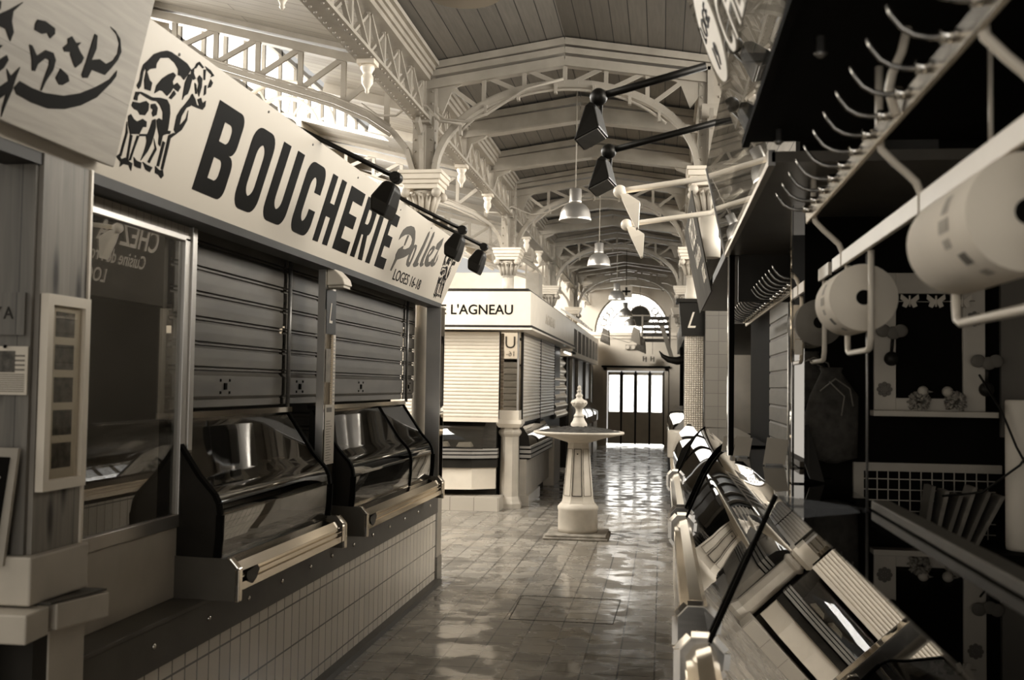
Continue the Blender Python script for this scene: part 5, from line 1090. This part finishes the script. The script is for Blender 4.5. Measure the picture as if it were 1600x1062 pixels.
# posts
t=thing('mirror_post','slim mirror-clad post at the edge of the dark booth','post',(.46,3.76,.86))
f=MB(); f.box(.445,.487,3.76,3.80,1.24,2.2); obj('shaft',f,'dark',t)
f=MB(); f.box(.447,.485,3.757,3.759,1.24,2.2); f.box(.442,.4445,3.762,3.798,1.24,2.2); obj('mirror_face',f,'mirror',t)
f=MB(); f.box(.452,.476,3.752,3.756,1.68,1.73); f.box(.452,.478,3.752,3.756,1.735,1.79); obj('paper_label',f,'paper',t)
t=thing('black_post','thin black post with a bright edge beside the tiled column','post',(.33,5.17,1.2))
f=MB(); f.box(.315,.34,5.16,5.2,1.24,2.2); obj('shaft',f,'matte',t)
f=MB(); f.box(.309,.3145,5.158,5.2,1.24,2.2); obj('bright_edge',f,'chrome',t)
# brown shutters of the second right booth
def rshut(y0,y1,label):
    prof=[];z=.005
    while z<2.18: prof+=[(.70,z),(.694,z+.006),(.694,z+.09),(.70,z+.098)]; z+=.104
    t=thing('roller_shutter',label,'shutter',(.7,(y0+y1)/2,1.24),'brown shutters on the right')
    f=MB(); f.strip(prof,'Y',y0,y1,-.01); obj('slats',f,'brown',t)
    f=MB(); f.tube([(.675,y0-.03,.0),(.675,y0-.03,2.2)],.012,8); obj('guide',f,'steel',t)
rshut(4.3,5.75,'near half of the brown shutter behind the far hook rail'); rshut(5.85,7.1,'far half of the brown shutter behind the far hook rail')
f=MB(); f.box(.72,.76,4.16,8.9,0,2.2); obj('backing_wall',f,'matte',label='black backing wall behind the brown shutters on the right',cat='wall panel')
# price cards and small goods on the second and third cases
for k,(x,y,s,m,l) in enumerate(((.47,4.6,.09,'paper','large tilted price card on the second right case'),(.37,5.1,.075,'paper','small tilted price card beside the black post'),(.33,5.5,.06,'white','tiny pale card behind the small price card'))):
    t=thing('price_card',l,'card',(x,y,1.24),'price cards on the right cases')
    f=MB(); f.hexa([(x-s*.5,y,1.24),(x+s*.5,y,1.24),(x+s*.5,y+.006,1.24),(x-s*.5,y+.006,1.24)],[(x-s*.25,y+.05,1.24+s*1.25),(x+s*.75,y+.05,1.235+s*1.2),(x+s*.75,y+.056,1.235+s*1.2),(x-s*.25,y+.056,1.24+s*1.25)]); obj('card',f,m,t)
    f=MB(); f.box(x-s*.4,x+s*.4,y-.004,y+.02,1.236,1.244); obj('foot',f,'steel',t)
# tiled column, dotted pillar, script sign, drum
f=MB(); f.box(.485,.79,12.4,12.8,0,2.66); obj('tiled_column',f,'coltile',label='square grey-tiled column right of the dotted white pillar',cat='column')
t=thing('dotted_pillar','white pillar face studded with small dots under the black script sign','pillar',(.36,12.6,1.05))
f=MB(); f.box(.255,.475,12.55,12.8,1.05,2.2); obj('core',f,'iron',t)
f=MB()
for i in range(8):
    for j in range(44): f.lathe([(.011,0),(.006,-.008),(.001,-.009)],(.27+i*.027,12.55,1.07+j*.0258),6,axis='Y')
obj('studs',f,'white',t)
t=thing('script_sign','black sign with a pale script initial at the top of the dotted pillar','sign',(.33,12.5,2.16))
f=MB(); f.hexa([(.22,12.5,2.17),(.48,12.5,2.17),(.48,12.8,2.17),(.22,12.8,2.17)],[(.185,12.5,2.56),(.48,12.5,2.56),(.48,12.8,2.56),(.185,12.8,2.56)]); obj('board',f,'black',t)
f=MB(); f.box(.15,.5,12.46,12.82,2.56,2.60); obj('cornice',f,'black',t)
text('script_initial','L',.27,frame((.27,12.497,2.26),(1,0,0),(0,0,1)),'palelet',t,sx=.8,shear=.4)
t=thing('drum_counter','pale rounded counter drum below the dotted pillar','counter',(.33,12.5,.74))
f=MB(); f.lathe([(.23,.74),(.235,.76),(.235,1.04),(.23,1.06),(.01,1.06)],(.30,12.6,0),40); obj('drum',f,'iron',t)
f=MB(); f.lathe([(.12,0),(.10,.74)],(.36,12.7,0),24); obj('foot',f,'dark',t)
for k,(y0,y1) in enumerate(((9.2,11.9),(14,17),(17.3,20.5),(20.8,24))):
    t=thing('far_counter','%s of the glass-fronted counters farther along the right'%(['nearest','second','third','farthest'][k]),'display case',(.3,(y0+y1)/2,0),'far right counters')
    f=MB(); f.box(.12,.8,y0,y1,0,.74); obj('body',f,'dark' if k else 'iron',t)
    f=MB(); f.strip([(.11,.76),(.12,.9),(.17,1.04),(.30,1.18)],'Y',y0,y1,-.006,smooth=True); obj('glass_front',f,'glass',t)
    f=MB(); f.box(.09,.14,y0,y1,.72,.78); obj('chrome_edge',f,'chrome',t)
    f=MB(); f.prism([(.13,.78),(.12,.9),(.17,1.04),(.30,1.18),(.8,1.18),(.8,.78)],'Y',y0,y0+.02); obj('side_panel',f,'alu' if k%2 else 'dark',t)
for k,y in enumerate((15.2,18.8,22.4)):
    f=MB(); f.box(.36,.46,y,y+.12,1.18,2.4); obj('dark_upright',f,'matte',label='%s dark upright between the far right counters'%ORD[k],cat='post',group='dark uprights')
f=MB(); f.box(.36,3.0,14.0,27,2.4,2.9); obj('far_fascia',f,'dark',label='dark fascia above the far right counters',cat='fascia')
f=MB(); f.box(.62,.66,13.0,27,0,2.4); obj('far_backing',f,'dark',label='dark back wall of the far right counters',cat='wall panel')
f=MB(); f.tube([(.40,15.26,1.98),(.2,15.26,1.94),(.08,15.26,1.96),(-.0,15.26,2.01),(-.05,15.26,2.08)],[.07,.06,.045,.028,.006],10); obj('bull_horn',f,'black',label='black curved horn sticking out over the right side of the aisle',cat='horn')
# ================================================================== LIGHT
wd=bpy.data.worlds.new('world'); sc.world=wd; wd.use_nodes=True; bg=wd.node_tree.nodes['Background']; bg.inputs[0].default_value=(1,.97,.915,1); bg.inputs[1].default_value=.4
def area(name,loc,target,sx,sy,e):
    l=bpy.data.lights.new(name,'AREA'); l.shape='RECTANGLE'; l.size=sx; l.size_y=sy; l.energy=e; l.color=(1,.97,.915)
    o=bpy.data.objects.new(name,l); C.objects.link(o); o.location=loc; o.rotation_euler=(Vector(target)-Vector(loc)).to_track_quat('-Z','Y').to_euler(); return o
area('left_window_daylight',(-6.35,15,4.2),(-2,15,3.0),22,2.6,950)
area('added_right_daylight',(2.95,9,3.45),(-1.7,9,2.5),13,1.1,430)  # lamp of the added right-hand window
area('roof_opening_daylight',(-4.1,10.9,5.5),(-2.3,12.9,1.4),1.4,3.2,300)
area('far_end_fill',(-3.3,25,4.3),(-.7,28.2,1.6),1.8,2.4,230)  # added fill to brighten the end wall; the roof above is closed
area('entrance_daylight',(-.9,-2.8,2.2),(-.9,6,1.9),2.4,3.4,26)
vs=sc.view_settings; vs.view_transform='Standard'; vs.look='None'; vs.gamma=1; vs.exposure=.66; vs.use_curve_mapping=False
